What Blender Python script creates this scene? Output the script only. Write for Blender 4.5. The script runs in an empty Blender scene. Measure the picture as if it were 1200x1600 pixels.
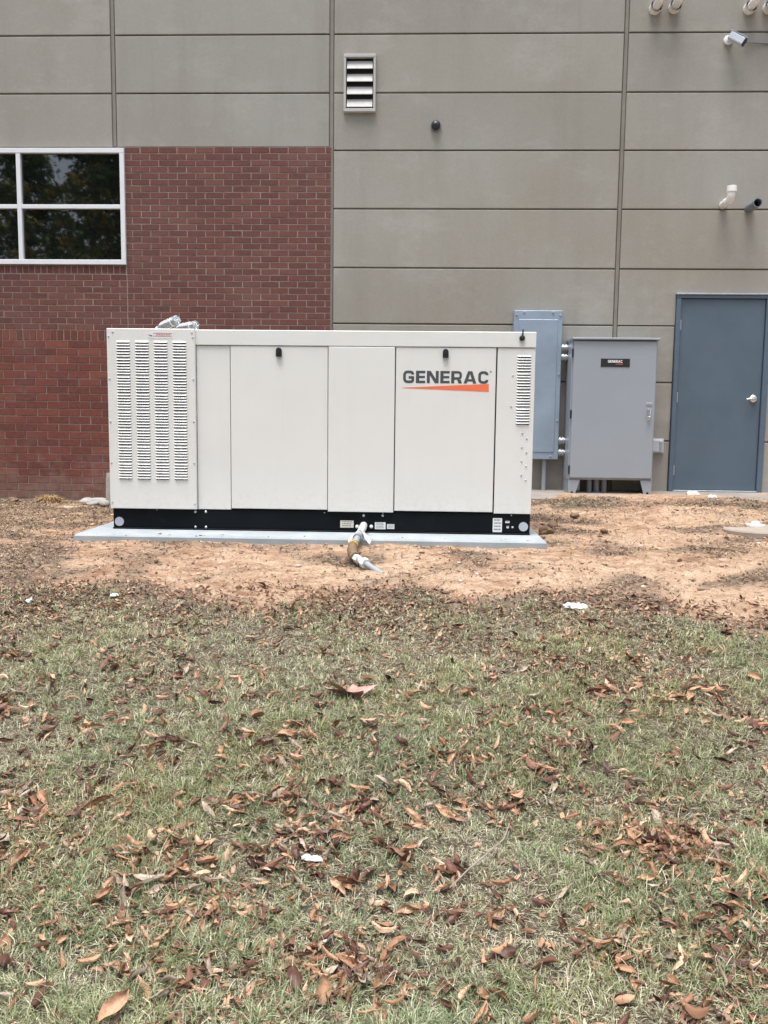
import bpy, bmesh, math, random
import numpy as np
from mathutils import Matrix, Vector

random.seed(7)
rng = np.random.default_rng(11)
S = bpy.context.scene
COL = S.collection
PI = math.pi

# ------------------------------------------------------------------ camera
FPX, YAW, TILT, ROLL = 1350.0, math.radians(2.15), math.radians(6.16), math.radians(0.64)
CAM = Vector((0.0, 0.0, 0.95))
w_ = Vector((-math.sin(YAW) * math.cos(TILT), math.cos(YAW) * math.cos(TILT), -math.sin(TILT)))
r_ = Vector((math.cos(YAW), math.sin(YAW), 0))
u_ = r_.cross(w_)
right = r_ * math.cos(ROLL) + u_ * math.sin(ROLL)
up = u_ * math.cos(ROLL) - r_ * math.sin(ROLL)
cd = bpy.data.cameras.new('camera')
cam = bpy.data.objects.new('camera', cd)
COL.objects.link(cam)
M = Matrix((right, up, -w_)).transposed().to_4x4()
M.translation = CAM
cam.matrix_world = M
cd.sensor_fit = 'VERTICAL'
cd.sensor_height = 24.0
cd.lens = FPX / 1600.0 * 24.0
cd.clip_start = 0.05
cd.clip_end = 400.0
S.camera = cam

# ------------------------------------------------------------------ light
SUN_EL, SUN_AZ = math.radians(77), math.radians(205)      # azimuth clockwise from +Y
W = bpy.data.worlds.new('World')
S.world = W
W.use_nodes = True
nt = W.node_tree
nt.nodes.clear()
sky = nt.nodes.new('ShaderNodeTexSky')
sky.sky_type = 'NISHITA'
sky.sun_disc = False
sky.sun_elevation = SUN_EL
sky.sun_rotation = SUN_AZ
sky.air_density = 1.0
sky.dust_density = 4.0
sky.ozone_density = 1.0
hs = nt.nodes.new('ShaderNodeHueSaturation')
hs.inputs['Saturation'].default_value = 0.62
bg = nt.nodes.new('ShaderNodeBackground')
bg.inputs['Strength'].default_value = 0.115
wo = nt.nodes.new('ShaderNodeOutputWorld')
nt.links.new(sky.outputs[0], hs.inputs['Color'])
nt.links.new(hs.outputs[0], bg.inputs['Color'])
nt.links.new(bg.outputs[0], wo.inputs['Surface'])
sl = bpy.data.lights.new('sun', 'SUN')
sl.energy = 1.5
sl.angle = math.radians(30)
sl.color = (1.0, 0.985, 0.965)
so = bpy.data.objects.new('sun', sl)
COL.objects.link(so)
sd = Vector((math.sin(SUN_AZ) * math.cos(SUN_EL), math.cos(SUN_AZ) * math.cos(SUN_EL), math.sin(SUN_EL)))
so.rotation_euler = sd.to_track_quat('Z', 'Y').to_euler()
so.location = (-6, -10, 20)
S.view_settings.view_transform = 'Standard'
S.view_settings.look = 'None'
S.view_settings.exposure = 1.40
S.view_settings.gamma = 1.0
S.view_settings.use_curve_mapping = False


# ------------------------------------------------------------------ noise
def hash2(ix, iy, seed):
    h = (ix.astype(np.int64) * 374761393 + iy.astype(np.int64) * 668265263 + seed * 974634777) & 0xFFFFFFFF
    h = ((h ^ (h >> 13)) * 1274126177) & 0xFFFFFFFF
    h = h ^ (h >> 16)
    return (h & 0xFFFFFF) / float(0xFFFFFF)


def vnoise(x, y, seed=0):
    ix, iy = np.floor(x), np.floor(y)
    fx, fy = x - ix, y - iy
    fx, fy = fx * fx * (3 - 2 * fx), fy * fy * (3 - 2 * fy)
    a, b = hash2(ix, iy, seed), hash2(ix + 1, iy, seed)
    c, d = hash2(ix, iy + 1, seed), hash2(ix + 1, iy + 1, seed)
    return (a * (1 - fx) + b * fx) * (1 - fy) + (c * (1 - fx) + d * fx) * fy


def fbm(x, y, scale, seed=0, octv=4):
    x = np.asarray(x, float); y = np.asarray(y, float)
    s, a, t = 0, 1.0, 0
    for o in range(octv):
        s = s + a * vnoise(x * scale + 17.3 * o, y * scale - 9.1 * o, seed + o * 13)
        t += a; a *= 0.5; scale *= 2.03
    return s / t


def sstep(a, b, x):
    t = np.clip((np.asarray(x, float) - a) / (b - a), 0, 1)
    return t * t * (3 - 2 * t)


PY = [-80, -20, 0, 1.5, 2.3, 3.0, 4.0, 4.7, 5.2, 5.7, 6.2, 6.6, 12]
PZ = [-1.25, -1.05, -.82, -.76, -.68, -.56, -.365, -.245, -.155, -.07, -.005, .01, .01]


def lawn_edge(x):                      # distance at which the lawn gives way to bare clay
    x = np.asarray(x, float)
    return 5.08 - 0.13 * sstep(.2, 2.2, x) + .16 * sstep(-.8, -2.4, x) + 0.5 * (fbm(x, x * 0 + 3.1, 1.3, 5, 4) - .5)


def ground_base(x, y):
    x = np.asarray(x, float); y = np.asarray(y, float)
    z = np.interp(y, PY, PZ)
    z = z + .155 * sstep(-.6, 1.6, x) * sstep(6.7, 8.7, y)
    z = z - .02 * sstep(-1.6, -3, x) * sstep(6.6, 9, y)
    return z


def ground_z(x, y):
    z = ground_base(x, y)
    dirt = sstep(-.25, .15, np.asarray(y, float) - lawn_edge(x))
    n = (fbm(x, y, 1.1, 21, 3) - .5) * .10 + (fbm(x, y, 5.0, 31, 4) - .5) * (.035 + .035 * dirt) + (np.abs(fbm(x, y, 14.0, 41, 3) - .5)) * .035 * dirt
    n = n + dirt * (.045 * (fbm(x * .8, y * 3.2, 1.6, 61, 4) - .5) + .03 * (np.abs(fbm(x * .7, y * 2.0, 4.0, 62, 3) - .5)))
    # keep it flat round the pad and at the wall
    px = np.maximum(np.maximum(-2.62 - x, x - 1.02), 0); py = np.maximum(np.maximum(6.33 - y, y - 8.2), 0)
    k = .35 + .65 * sstep(0, .6, np.hypot(px, py))
    n = n * k * (1 - .6 * sstep(8.3, 9.2, y))
    # scooped hollow where the gas line goes under
    z = z - .05 * np.exp(-(((x + .42) / .22) ** 2 + ((y - 5.93) / .16) ** 2)) + .035 * np.exp(-(((x + .1) / .5) ** 2 + ((y - 6.08) / .08) ** 2))
    z = z + .013 * np.exp(-(py / .35) ** 2 - (px / .3) ** 2) * (.4 + 1.2 * fbm(x, y, 3.5, 63, 3))
    return z + n


# ------------------------------------------------------------------ materials
def new_mat(name):
    m = bpy.data.materials.new(name)
    m.use_nodes = True
    t = m.node_tree
    return m, t, t.nodes['Principled BSDF']


def N(t, kind, **kw):
    n = t.nodes.new(kind)
    for k, v in kw.items():
        if k in n.inputs: n.inputs[k].default_value = v
        else: setattr(n, k, v)
    return n


def noise(t, scale, detail=5, rough=.6, vec=None, stretch=None):
    n = N(t, 'ShaderNodeTexNoise', Scale=scale, Detail=detail, Roughness=rough)
    if vec is None:
        vec = N(t, 'ShaderNodeNewGeometry').outputs['Position']
    if stretch:
        mp = N(t, 'ShaderNodeMapping')
        mp.inputs['Scale'].default_value = stretch
        t.links.new(vec, mp.inputs['Vector']); vec = mp.outputs[0]
    t.links.new(vec, n.inputs['Vector'])
    return n.outputs['Fac']


def ramp(t, fac, stops):
    r = N(t, 'ShaderNodeValToRGB')
    e = r.color_ramp.elements
    while len(e) < len(stops): e.new(.5)
    for i, (p, c) in enumerate(stops):
        e[i].position = p
        e[i].color = (*c, 1) if len(c) == 3 else c
    t.links.new(fac, r.inputs[0])
    return r.outputs[0]


def mix(t, fac, a, b, mode='MIX'):
    m = N(t, 'ShaderNodeMix', data_type='RGBA', blend_type=mode)
    for sock, v in ((m.inputs[0], fac), (m.inputs[6], a), (m.inputs[7], b)):
        if isinstance(v, bpy.types.NodeSocket): t.links.new(v, sock)
        elif isinstance(v, (int, float)): sock.default_value = v
        else: sock.default_value = (*v, 1)
    return m.outputs[2]


def math_(t, op, a, b=None):
    m = N(t, 'ShaderNodeMath', operation=op)
    for i, v in enumerate((a, b)):
        if v is None: continue
        if isinstance(v, bpy.types.NodeSocket): t.links.new(v, m.inputs[i])
        else: m.inputs[i].default_value = v
    return m.outputs[0]


def maprange(t, v, a, b, c=0, d=1):
    m = N(t, 'ShaderNodeMapRange')
    t.links.new(v, m.inputs[0])
    for i, q in enumerate((a, b, c, d)): m.inputs[i + 1].default_value = q
    return m.outputs[0]


def bump(t, p, h, strength=.3, dist=.01):
    b = N(t, 'ShaderNodeBump', Strength=strength, Distance=dist)
    t.links.new(h, b.inputs['Height'])
    t.links.new(b.outputs[0], p.inputs['Normal'])


def simple(name, col, rough=.5, metal=0.0, var=.08, scale=6, bstr=0.0, bscale=60, dirt=0.0, spec=.5):
    m, t, p = new_mat(name)
    f = noise(t, scale, 6)
    lo = tuple(c * (1 - var) for c in col); hi = tuple(min(1, c * (1 + var)) for c in col)
    c = ramp(t, f, [(.3, lo), (.7, hi)])
    if dirt:
        d = noise(t, 2.3, 8, .72)
        c = mix(t, maprange(t, d, .56, .75, 0, dirt), c, (.23, .17, .12))
    t.links.new(c, p.inputs['Base Color'])
    p.inputs['Metallic'].default_value = metal
    rr = maprange(t, noise(t, scale * 2.5, 4), .3, .7, max(.02, rough - .07), min(1, rough + .07))
    t.links.new(rr, p.inputs['Roughness'])
    p.inputs['Specular IOR Level'].default_value = spec
    if bstr: bump(t, p, noise(t, bscale, 5), bstr, .004)
    return m


def rand_val(t):
    oi = N(t, 'ShaderNodeObjectInfo').outputs['Random']
    gi = N(t, 'ShaderNodeNewGeometry').outputs['Random Per Island']
    return math_(t, 'FRACT', math_(t, 'ADD', oi, gi))


def m_panel():
    m, t, p = new_mat('painted_concrete')
    big = noise(t, .55, 6, .6)
    c = ramp(t, big, [(.26, (.242, .226, .190)), (.50, (.274, .263, .230)), (.76, (.298, .296, .272))])
    streak = noise(t, 1.0, 6, .65, stretch=(5.0, 1, .45))
    c = mix(t, maprange(t, streak, .48, .72, 0, .34), c, (.20, .188, .160))
    pale = noise(t, 1.7, 7, .7, stretch=(1.0, 1, 1.6))
    c = mix(t, maprange(t, pale, .52, .70, 0, .34), c, (.40, .390, .36))
    fine = noise(t, 55, 3, .7)
    c = mix(t, .07, c, ramp(t, fine, [(.35, (.16, .15, .13)), (.65, (.48, .46, .40))]))
    rv = rand_val(t)
    c = mix(t, 1.0, c, ramp(t, rv, [(0, (.94, .94, .94)), (1, (1.04, 1.03, 1.02))]), 'MULTIPLY')
    t.links.new(c, p.inputs['Base Color'])
    p.inputs['Roughness'].default_value = .85
    h = math_(t, 'ADD', noise(t, 130, 4, .7), math_(t, 'MULTIPLY', noise(t, 14, 4), 1.2))
    bump(t, p, h, .16, .003)
    return m


def m_brick(name, stops, soot):
    m, t, p = new_mat(name)
    c = ramp(t, rand_val(t), stops)
    c = mix(t, .35, c, ramp(t, noise(t, 40, 5, .7), [(.3, tuple(x * .55 for x in stops[0][1])), (.7, tuple(x * 1.45 for x in stops[-1][1]))]))
    patch = noise(t, 1.1, 6, .65)
    c = mix(t, maprange(t, patch, .52, .75, 0, .3), c, (.19, .12, .105))
    z = N(t, 'ShaderNodeSeparateXYZ')
    t.links.new(N(t, 'ShaderNodeNewGeometry').outputs['Position'], z.inputs[0])
    low = maprange(t, z.outputs[2], .85, .05, 0, 1)                   # splashed and efflorescent foot of the wall
    eff = math_(t, 'MULTIPLY', low, maprange(t, noise(t, 4.5, 6, .7), .45, .68, 0, .55))
    c = mix(t, eff, c, (.29, .21, .19))
    soil = math_(t, 'MULTIPLY', maprange(t, z.outputs[2], .30, .0, 0, .75), maprange(t, noise(t, 6, 5, .6), .3, .6, .3, 1))
    c = mix(t, soil, c, (.16, .12, .09))
    t.links.new(c, p.inputs['Base Color'])
    p.inputs['Roughness'].default_value = .88
    bump(t, p, noise(t, 160, 5, .7), .5, .003)
    return m


def m_ground():
    m, t, p = new_mat('clay_and_soil')
    at = N(t, 'ShaderNodeAttribute', attribute_name='mask').outputs['Color']
    sp = N(t, 'ShaderNodeSeparateColor')
    t.links.new(at, sp.inputs[0])
    lawn, litter, pale = sp.outputs[0], sp.outputs[1], sp.outputs[2]
    n1, n2, n3 = noise(t, 2.2, 9, .68), noise(t, 26, 7, .72), noise(t, 9, 8, .7, stretch=(.55, 1.4, 1))
    clay = ramp(t, n3, [(.30, (.19, .098, .058)), (.43, (.39, .24, .152)), (.55, (.55, .38, .258)), (.72, (.68, .54, .41))])
    clay = mix(t, math_(t, 'MULTIPLY', pale, .38), clay, (.66, .49, .34))
    clay = mix(t, maprange(t, n2, .53, .68, 0, .65), clay, (.17, .105, .068))
    brown = ramp(t, n2, [(.3, (.085, .058, .042)), (.5, (.23, .165, .12)), (.68, (.44, .34, .25))])
    lf = maprange(t, math_(t, 'ADD', litter, math_(t, 'MULTIPLY', math_(t, 'SUBTRACT', n3, .5), 1.5)), .35, .75)
    c = mix(t, lf, clay, brown)
    soil = ramp(t, noise(t, 45, 6, .75), [(.3, (.05, .038, .026)), (.5, (.16, .13, .09)), (.7, (.40, .34, .245))])
    lw = maprange(t, math_(t, 'ADD', lawn, math_(t, 'MULTIPLY', math_(t, 'SUBTRACT', n1, .5), .6)), .3, .7)
    c = mix(t, lw, c, soil)
    t.links.new(c, p.inputs['Base Color'])
    p.inputs['Roughness'].default_value = .95
    p.inputs['Specular IOR Level'].default_value = .2
    h = math_(t, 'ADD', n2, math_(t, 'MULTIPLY', n3, 1.6))
    bump(t, p, h, 1.0, .035)
    return m


def m_attr(name, rough=.75, trans=0.0, spec=.3):
    m, t, p = new_mat(name)
    at = N(t, 'ShaderNodeAttribute', attribute_name='tint').outputs['Color']
    t.links.new(at, p.inputs['Base Color'])
    p.inputs['Roughness'].default_value = rough
    p.inputs['Specular IOR Level'].default_value = spec
    if trans:
        tr = N(t, 'ShaderNodeBsdfTranslucent')
        t.links.new(at, tr.inputs['Color'])
        mx = N(t, 'ShaderNodeMixShader')
        mx.inputs[0].default_value = trans
        t.links.new(p.outputs[0], mx.inputs[1]); t.links.new(tr.outputs[0], mx.inputs[2])
        t.links.new(mx.outputs[0], t.nodes['Material Output'].inputs['Surface'])
    return m


def m_leaf(name, stops, rough=.55):
    m, t, p = new_mat(name)
    c = ramp(t, rand_val(t), stops)
    tc = N(t, 'ShaderNodeTexCoord').outputs['Object']
    v = noise(t, 38, 5, .7, vec=tc)
    c = mix(t, maprange(t, v, .5, .72, 0, .6), c, tuple(x * .35 for x in stops[0][1]))
    v2 = noise(t, 15, 4, .6, vec=tc)
    c = mix(t, maprange(t, v2, .5, .75, 0, .5), c, tuple(min(1, x * 1.5) for x in stops[-1][1]))
    t.links.new(c, p.inputs['Base Color'])
    p.inputs['Roughness'].default_value = rough
    p.inputs['Specular IOR Level'].default_value = .35
    bump(t, p, noise(t, 60, 4, .6, vec=tc), .4, .003)
    return m


MAT = {}
MAT['panel'] = m_panel()
MAT['joint'] = simple('sealant_joint', (.19, .175, .145), .8, var=.12)
MAT['reveal'] = simple('reveal_groove', (.17, .155, .13), .9, var=.15)
MAT['brick'] = m_brick('red_brick', [(0, (.088, .031, .025)), (.35, (.114, .039, .031)), (.7, (.132, .047, .036)), (1, (.148, .060, .045))], 0)
MAT['brick_low'] = m_brick('dark_red_brick', [(0, (.085, .024, .018)), (.35, (.122, .032, .024)), (.8, (.146, .040, .029)), (1, (.185, .060, .036))], 0)
MAT['mortar'] = simple('mortar', (.295, .248, .216), .95, var=.22, scale=5, bstr=.5, bscale=120)
MAT['white_frame'] = simple('white_window_frame', (.66, .68, .70), .35, var=.03)
MAT['vent_paint'] = simple('vent_paint', (.40, .395, .375), .5, var=.06, scale=9)
MAT['camera_shell'] = simple('camera_shell', (.50, .55, .63), .35, var=.04)
MAT['door'] = simple('blue_grey_door_paint', (.080, .117, .150), .42, var=.10, scale=2.2, bstr=.08, bscale=40, dirt=.10)
MAT['door_frame'] = simple('slate_frame_paint', (.082, .118, .158), .45, var=.08)
MAT['cream'] = simple('cream_powder_coat', (.685, .692, .662), .42, var=.018, scale=2.0, bstr=.05, bscale=220)
t = MAT['cream'].node_tree; p = t.nodes['Principled BSDF']
old = p.inputs['Base Color'].links[0].from_socket
dr_ = noise(t, 1.0, 7, .7, stretch=(7, 3, .5))
c_ = mix(t, maprange(t, dr_, .52, .78, 0, .10), old, (.46, .42, .35))
sz_ = N(t, 'ShaderNodeSeparateXYZ'); t.links.new(N(t, 'ShaderNodeNewGeometry').outputs['Position'], sz_.inputs[0])
sp_ = math_(t, 'MULTIPLY', maprange(t, sz_.outputs[2], .50, .20, 0, 1), maprange(t, noise(t, 30, 6, .75), .48, .68, 0, .22))
c_ = mix(t, sp_, c_, (.44, .33, .24))
t.links.new(c_, p.inputs['Base Color'])
bump(t, p, noise(t, 2.2, 3, .5), .35, .012)
p.inputs['Roughness'].default_value = .3
MAT['gap_shade'] = simple('painted_gap_shade', (.02, .02, .022), .8, var=.1)  # near-black colour standing in for shade in the panel gaps
MAT['black_steel'] = simple('black_painted_steel', (.006, .008, .010), .5, var=.25, scale=3, dirt=.03, spec=.10)
MAT['black'] = simple('black_plastic', (.015, .016, .018), .4, var=.15)
MAT['bolt'] = simple('zinc_bolt', (.55, .56, .57), .35, metal=.8, var=.12, scale=40)
MAT['grey_cap'] = simple('grey_plug', (.42, .45, .49), .5, var=.05)
MAT['chrome'] = simple('satin_chrome', (.72, .74, .76), .25, metal=1.0, var=.05)
MAT['letter'] = simple('charcoal_lettering', (.058, .068, .075), .5, var=.05)
MAT['orange'] = simple('orange_emblem', (.80, .165, .070), .5, var=.04)
MAT['red'] = simple('red_print', (.48, .10, .10), .5, var=.05)
MAT['sticker'] = simple('white_sticker', (.70, .70, .68), .45, var=.05, scale=30)
MAT['cream_tag'] = simple('ivory_sticker', (.62, .58, .48), .45, var=.06, scale=30)
MAT['print'] = simple('sticker_print', (.16, .16, .18), .6, var=.1)
MAT['white_print'] = simple('white_lettering', (.8, .8, .8), .5, var=.02)
MAT['cabinet'] = simple('grey_enamel', (.285, .318, .350), .38, var=.035, scale=2, bstr=.05, bscale=200)
MAT['panelbox'] = simple('pale_blue_grey_enamel', (.262, .328, .405), .36, metal=.15, var=.14, scale=2.2, bstr=.05, bscale=60)
MAT['galv'] = simple('galvanised_steel', (.42, .45, .48), .38, metal=.75, var=.16, scale=25)
MAT['conduit'] = simple('grey_conduit', (.27, .30, .32), .5, var=.08)
MAT['pvc'] = simple('white_pvc', (.78, .775, .74), .35, var=.06, scale=12)
MAT['pvc_grey'] = simple('grey_pvc', (.16, .19, .22), .45, var=.08)
MAT['opening_shade'] = simple('painted_opening_shade', (.012, .012, .014), .9, var=.1)  # near-black colour standing in for shade inside openings
MAT['tape'] = simple('silver_white_tape', (.50, .52, .50), .45, var=.28, scale=45, bstr=.8, bscale=45, dirt=.5)
MAT['yellow'] = simple('yellow_thread_tape', (.72, .56, .06), .45, var=.1, scale=30)
MAT['rust'] = simple('muddy_iron', (.16, .10, .055), .7, var=.35, scale=25, bstr=.5, bscale=60)
MAT['concrete'] = simple('fresh_concrete', (.31, .345, .36), .85, var=.14, scale=4, bstr=.45, bscale=90, dirt=.35)
MAT['apron'] = simple('soiled_concrete', (.24, .215, .19), .9, var=.2, scale=3, bstr=.5, bscale=70, dirt=.5)
MAT['cover_concrete'] = simple('cover_concrete', (.30, .255, .21), .9, var=.2, scale=6, bstr=.6, bscale=60, dirt=.9)
MAT['foam'] = simple('pale_debris', (.34, .335, .31), .8, var=.15, scale=20, bstr=.7, bscale=40)
MAT['stone'] = simple('grey_stone', (.30, .28, .25), .9, var=.25, scale=14, bstr=.8, bscale=40)
MAT['wood'] = simple('weathered_grey_wood', (.38, .36, .33), .85, var=.25, scale=9, bstr=.6, bscale=50)
MAT['stick'] = simple('grey_twig', (.25, .22, .18), .85, var=.2, scale=30)
MAT['cloth'] = simple('white_wrapper', (.60, .62, .63), .55, var=.06, scale=30, bstr=.5, bscale=40)
MAT['straw'] = simple('dry_straw', (.40, .27, .13), .9, var=.25, scale=30)
MAT['ground'] = m_ground()
MAT['blade'] = m_attr('grass_blade', .5, .30, .4)
MAT['litter'] = m_attr('litter_bits', .85, 0, .15)
MAT['leaf_tan'] = m_leaf('tan_leaf', [(0, (.20, .10, .052)), (.4, (.33, .175, .098)), (.8, (.46, .275, .165)), (1, (.56, .40, .28))])
MAT['leaf_russet'] = m_leaf('russet_leaf', [(0, (.060, .027, .019)), (.5, (.115, .052, .035)), (1, (.20, .10, .064))], .45)
MAT['leaf_grey'] = m_leaf('grey_leaf', [(0, (.24, .185, .14)), (.5, (.34, .27, .21)), (1, (.46, .38, .30))], .7)
MAT['maple'] = m_leaf('pinkish_leaf', [(0, (.40, .22, .185)), (1, (.44, .25, .21))], .6)
MAT['bark'] = simple('bark', (.10, .075, .055), .95, var=.3, scale=10, bstr=.8, bscale=20)
MAT['foliage'] = m_attr('needle_foliage', .6, .15, .3)
m, t, p = new_mat('dark_window_glass')
p.inputs['Base Color'].default_value = (.004, .005, .005, 1)
p.inputs['Roughness'].default_value = .02
p.inputs['IOR'].default_value = 2.0
bump(t, p, noise(t, .8, 2), .06, .02)
MAT['glass'] = m
m, t, p = new_mat('clear_bottle_plastic')
p.inputs['Base Color'].default_value = (.62, .67, .69, 1)
p.inputs['Roughness'].default_value = .22
p.inputs['Transmission Weight'].default_value = .85
p.inputs['IOR'].default_value = 1.3
bump(t, p, noise(t, 60, 3), .4, .004)
MAT['bottle'] = m


# ------------------------------------------------------------------ builders
class MB:
    """Collects polygons for ONE mesh object."""
    def __init__(s): s.v, s.f, s.m = [], [], []

    def add(s, verts, faces, mi=0):
        o = len(s.v)
        s.v += [tuple(q) for q in verts]
        s.f += [tuple(i + o for i in f) for f in faces]
        s.m += [mi] * len(faces)
        return s

    def box(s, x0, x1, y0, y1, z0, z1, mi=0, c=0.0):
        """box; c chamfers the edges of the front (-Y) face."""
        if not c:
            v = [(x0, y0, z0), (x1, y0, z0), (x1, y0, z1), (x0, y0, z1), (x0, y1, z0), (x1, y1, z0), (x1, y1, z1), (x0, y1, z1)]
            return s.add(v, [(0, 1, 2, 3), (5, 4, 7, 6), (4, 0, 3, 7), (1, 5, 6, 2), (3, 2, 6, 7), (4, 5, 1, 0)], mi)
        v = [(x0 + c, y0, z0 + c), (x1 - c, y0, z0 + c), (x1 - c, y0, z1 - c), (x0 + c, y0, z1 - c)]
        for y in (y0 + c, y1):
            v += [(x0, y, z0), (x1, y, z0), (x1, y, z1), (x0, y, z1)]
        f = [(0, 1, 2, 3), (9, 8, 11, 10)]
        for a in (0, 4):
            for k in range(4):
                f.append((a + k, a + 4 + k, a + 4 + (k + 1) % 4, a + (k + 1) % 4))
        return s.add(v, f, mi)

    def prism(s, poly, y0, y1, mi=0):
        """poly in XZ extruded from y0 (front) to y1."""
        n = len(poly)
        v = [(x, y0, z) for x, z in poly] + [(x, y1, z) for x, z in poly]
        f = [tuple(range(n)), tuple(range(2 * n - 1, n - 1, -1))]
        f += [(i, i + n, (i + 1) % n + n, (i + 1) % n) for i in range(n)]
        return s.add(v, f, mi)

    def tube(s, pts, rad, seg=12, cap=True, mi=0):
        pts = [Vector(q) for q in pts]
        rad = rad if isinstance(rad, (list, tuple)) else [rad] * len(pts)
        v, f = [], []
        ref = None
        for i, q in enumerate(pts):
            d = (pts[min(i + 1, len(pts) - 1)] - pts[max(i - 1, 0)]).normalized()
            if ref is None:
                ref = Vector((0, 0, 1)) if abs(d.z) < .9 else Vector((1, 0, 0))
            a = d.cross(ref).normalized(); b = a.cross(d).normalized()
            ref = b
            for k in range(seg):
                th = 2 * PI * k / seg
                v.append(q + (a * math.cos(th) + b * math.sin(th)) * rad[i])
        for i in range(len(pts) - 1):
            for k in range(seg):
                f.append((i * seg + k, i * seg + (k + 1) % seg, (i + 1) * seg + (k + 1) % seg, (i + 1) * seg + k))
        if cap:
            f.append(tuple(range(seg - 1, -1, -1)))
            f.append(tuple((len(pts) - 1) * seg + k for k in range(seg)))
        return s.add(v, f, mi)

    def disc(s, x, z, r, y0, y1, seg=14, mi=0, dome=0.0):
        """short cylinder standing out of a wall, from y1 (back) to y0 (front)."""
        v = [(x + r * math.cos(2 * PI * k / seg), y, z + r * math.sin(2 * PI * k / seg)) for y in (y1, y0) for k in range(seg)]
        f = [(k, (k + 1) % seg, seg + (k + 1) % seg, seg + k) for k in range(seg)]
        if dome:
            o = len(v)
            v += [(x + .6 * r * math.cos(2 * PI * k / seg), y0 - dome, z + .6 * r * math.sin(2 * PI * k / seg)) for k in range(seg)]
            f += [(seg + k, seg + (k + 1) % seg, o + (k + 1) % seg, o + k) for k in range(seg)]
            f.append(tuple(o + k for k in range(seg)))
        else:
            f.append(tuple(seg + k for k in range(seg)))
        return s.add(v, f, mi)

    def mesh(s, name, mats, smooth=False):
        me = bpy.data.meshes.new(name)
        me.from_pydata(s.v, [], s.f)
        for m in (mats if isinstance(mats, (list, tuple)) else [mats]): me.materials.append(m)
        me.polygons.foreach_set('material_index', s.m)
        bm = bmesh.new(); bm.from_mesh(me)
        bmesh.ops.recalc_face_normals(bm, faces=bm.faces)
        bm.to_mesh(me); bm.free()
        if smooth:
            me.polygons.foreach_set('use_smooth', [True] * len(me.polygons))
            try: me.set_sharp_from_angle(angle=math.radians(40))
            except Exception: pass
        return me

    def build(s, name, mats, parent=None, smooth=False):
        return link(name, s.mesh(name, mats, smooth), parent)


def link(name, me, parent=None, loc=None):
    o = bpy.data.objects.new(name, me)
    COL.objects.link(o)
    if loc is not None: o.location = loc
    if parent is not None:
        o.parent = parent
        if parent.type == 'EMPTY' or parent.parent is not None:
            r = parent if parent.parent is None else parent.parent
            if loc is None: o.matrix_parent_inverse = world(parent).inverted()
    return o


def world(o):
    m = o.matrix_basis.copy()
    if o.parent is not None:
        m = world(o.parent) @ o.matrix_parent_inverse @ m
    return m


def tag(o, label=None, cat=None, group=None, kind=None):
    if label: o['label'] = label
    if cat: o['category'] = cat
    if group: o['group'] = group
    if kind: o['kind'] = kind
    return o


def thing(name, loc, label, cat, group=None):
    o = bpy.data.objects.new(name, None)
    o.empty_display_size = .1
    COL.objects.link(o)
    o.location = loc
    return tag(o, label, cat, group)


def np_mesh(name, verts, loops, starts, totals, mat, tint=None, smooth=False):
    me = bpy.data.meshes.new(name)
    me.vertices.add(len(verts)); me.vertices.foreach_set('co', np.ascontiguousarray(verts, np.float32).ravel())
    me.loops.add(len(loops)); me.loops.foreach_set('vertex_index', np.ascontiguousarray(loops, np.int32))
    me.polygons.add(len(starts)); me.polygons.foreach_set('loop_start', np.ascontiguousarray(starts, np.int32))
    me.polygons.foreach_set('loop_total', np.ascontiguousarray(totals, np.int32))
    if smooth: me.polygons.foreach_set('use_smooth', np.ones(len(starts), bool))
    if tint is not None:
        a = me.attributes.new('tint', 'FLOAT_COLOR', 'POINT')
        c = np.ones((len(verts), 4), np.float32); c[:, :3] = tint
        a.data.foreach_set('color', c.ravel())
    me.materials.append(mat)
    me.update(calc_edges=True)
    return me


# ------------------------------------------------------------------ lettering (flat print)
def strip(path, t):
    """polyline -> mitred strip polygon"""
    n = len(path); L, R = [], []
    for i, (x, y) in enumerate(path):
        d = []
        if i > 0: d.append(((x - path[i - 1][0]), (y - path[i - 1][1])))
        if i < n - 1: d.append(((path[i + 1][0] - x), (path[i + 1][1] - y)))
        d = [(a / math.hypot(a, b), b / math.hypot(a, b)) for a, b in d]
        nx = sum(-b for a, b in d); ny = sum(a for a, b in d)
        l = math.hypot(nx, ny); nx /= l; ny /= l
        k = (t / 2) / max(.35, (-d[0][1] * nx + d[0][0] * ny))
        L.append((x + nx * k, y + ny * k)); R.append((x - nx * k, y - ny * k))
    return [[L[i], L[i + 1], R[i + 1], R[i]] for i in range(n - 1)]


def arc(cx, cy, r, a0, a1, n=5):
    return [(cx + r * math.cos(math.radians(a0 + (a1 - a0) * k / n)), cy + r * math.sin(math.radians(a0 + (a1 - a0) * k / n))) for k in range(n + 1)]


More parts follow.
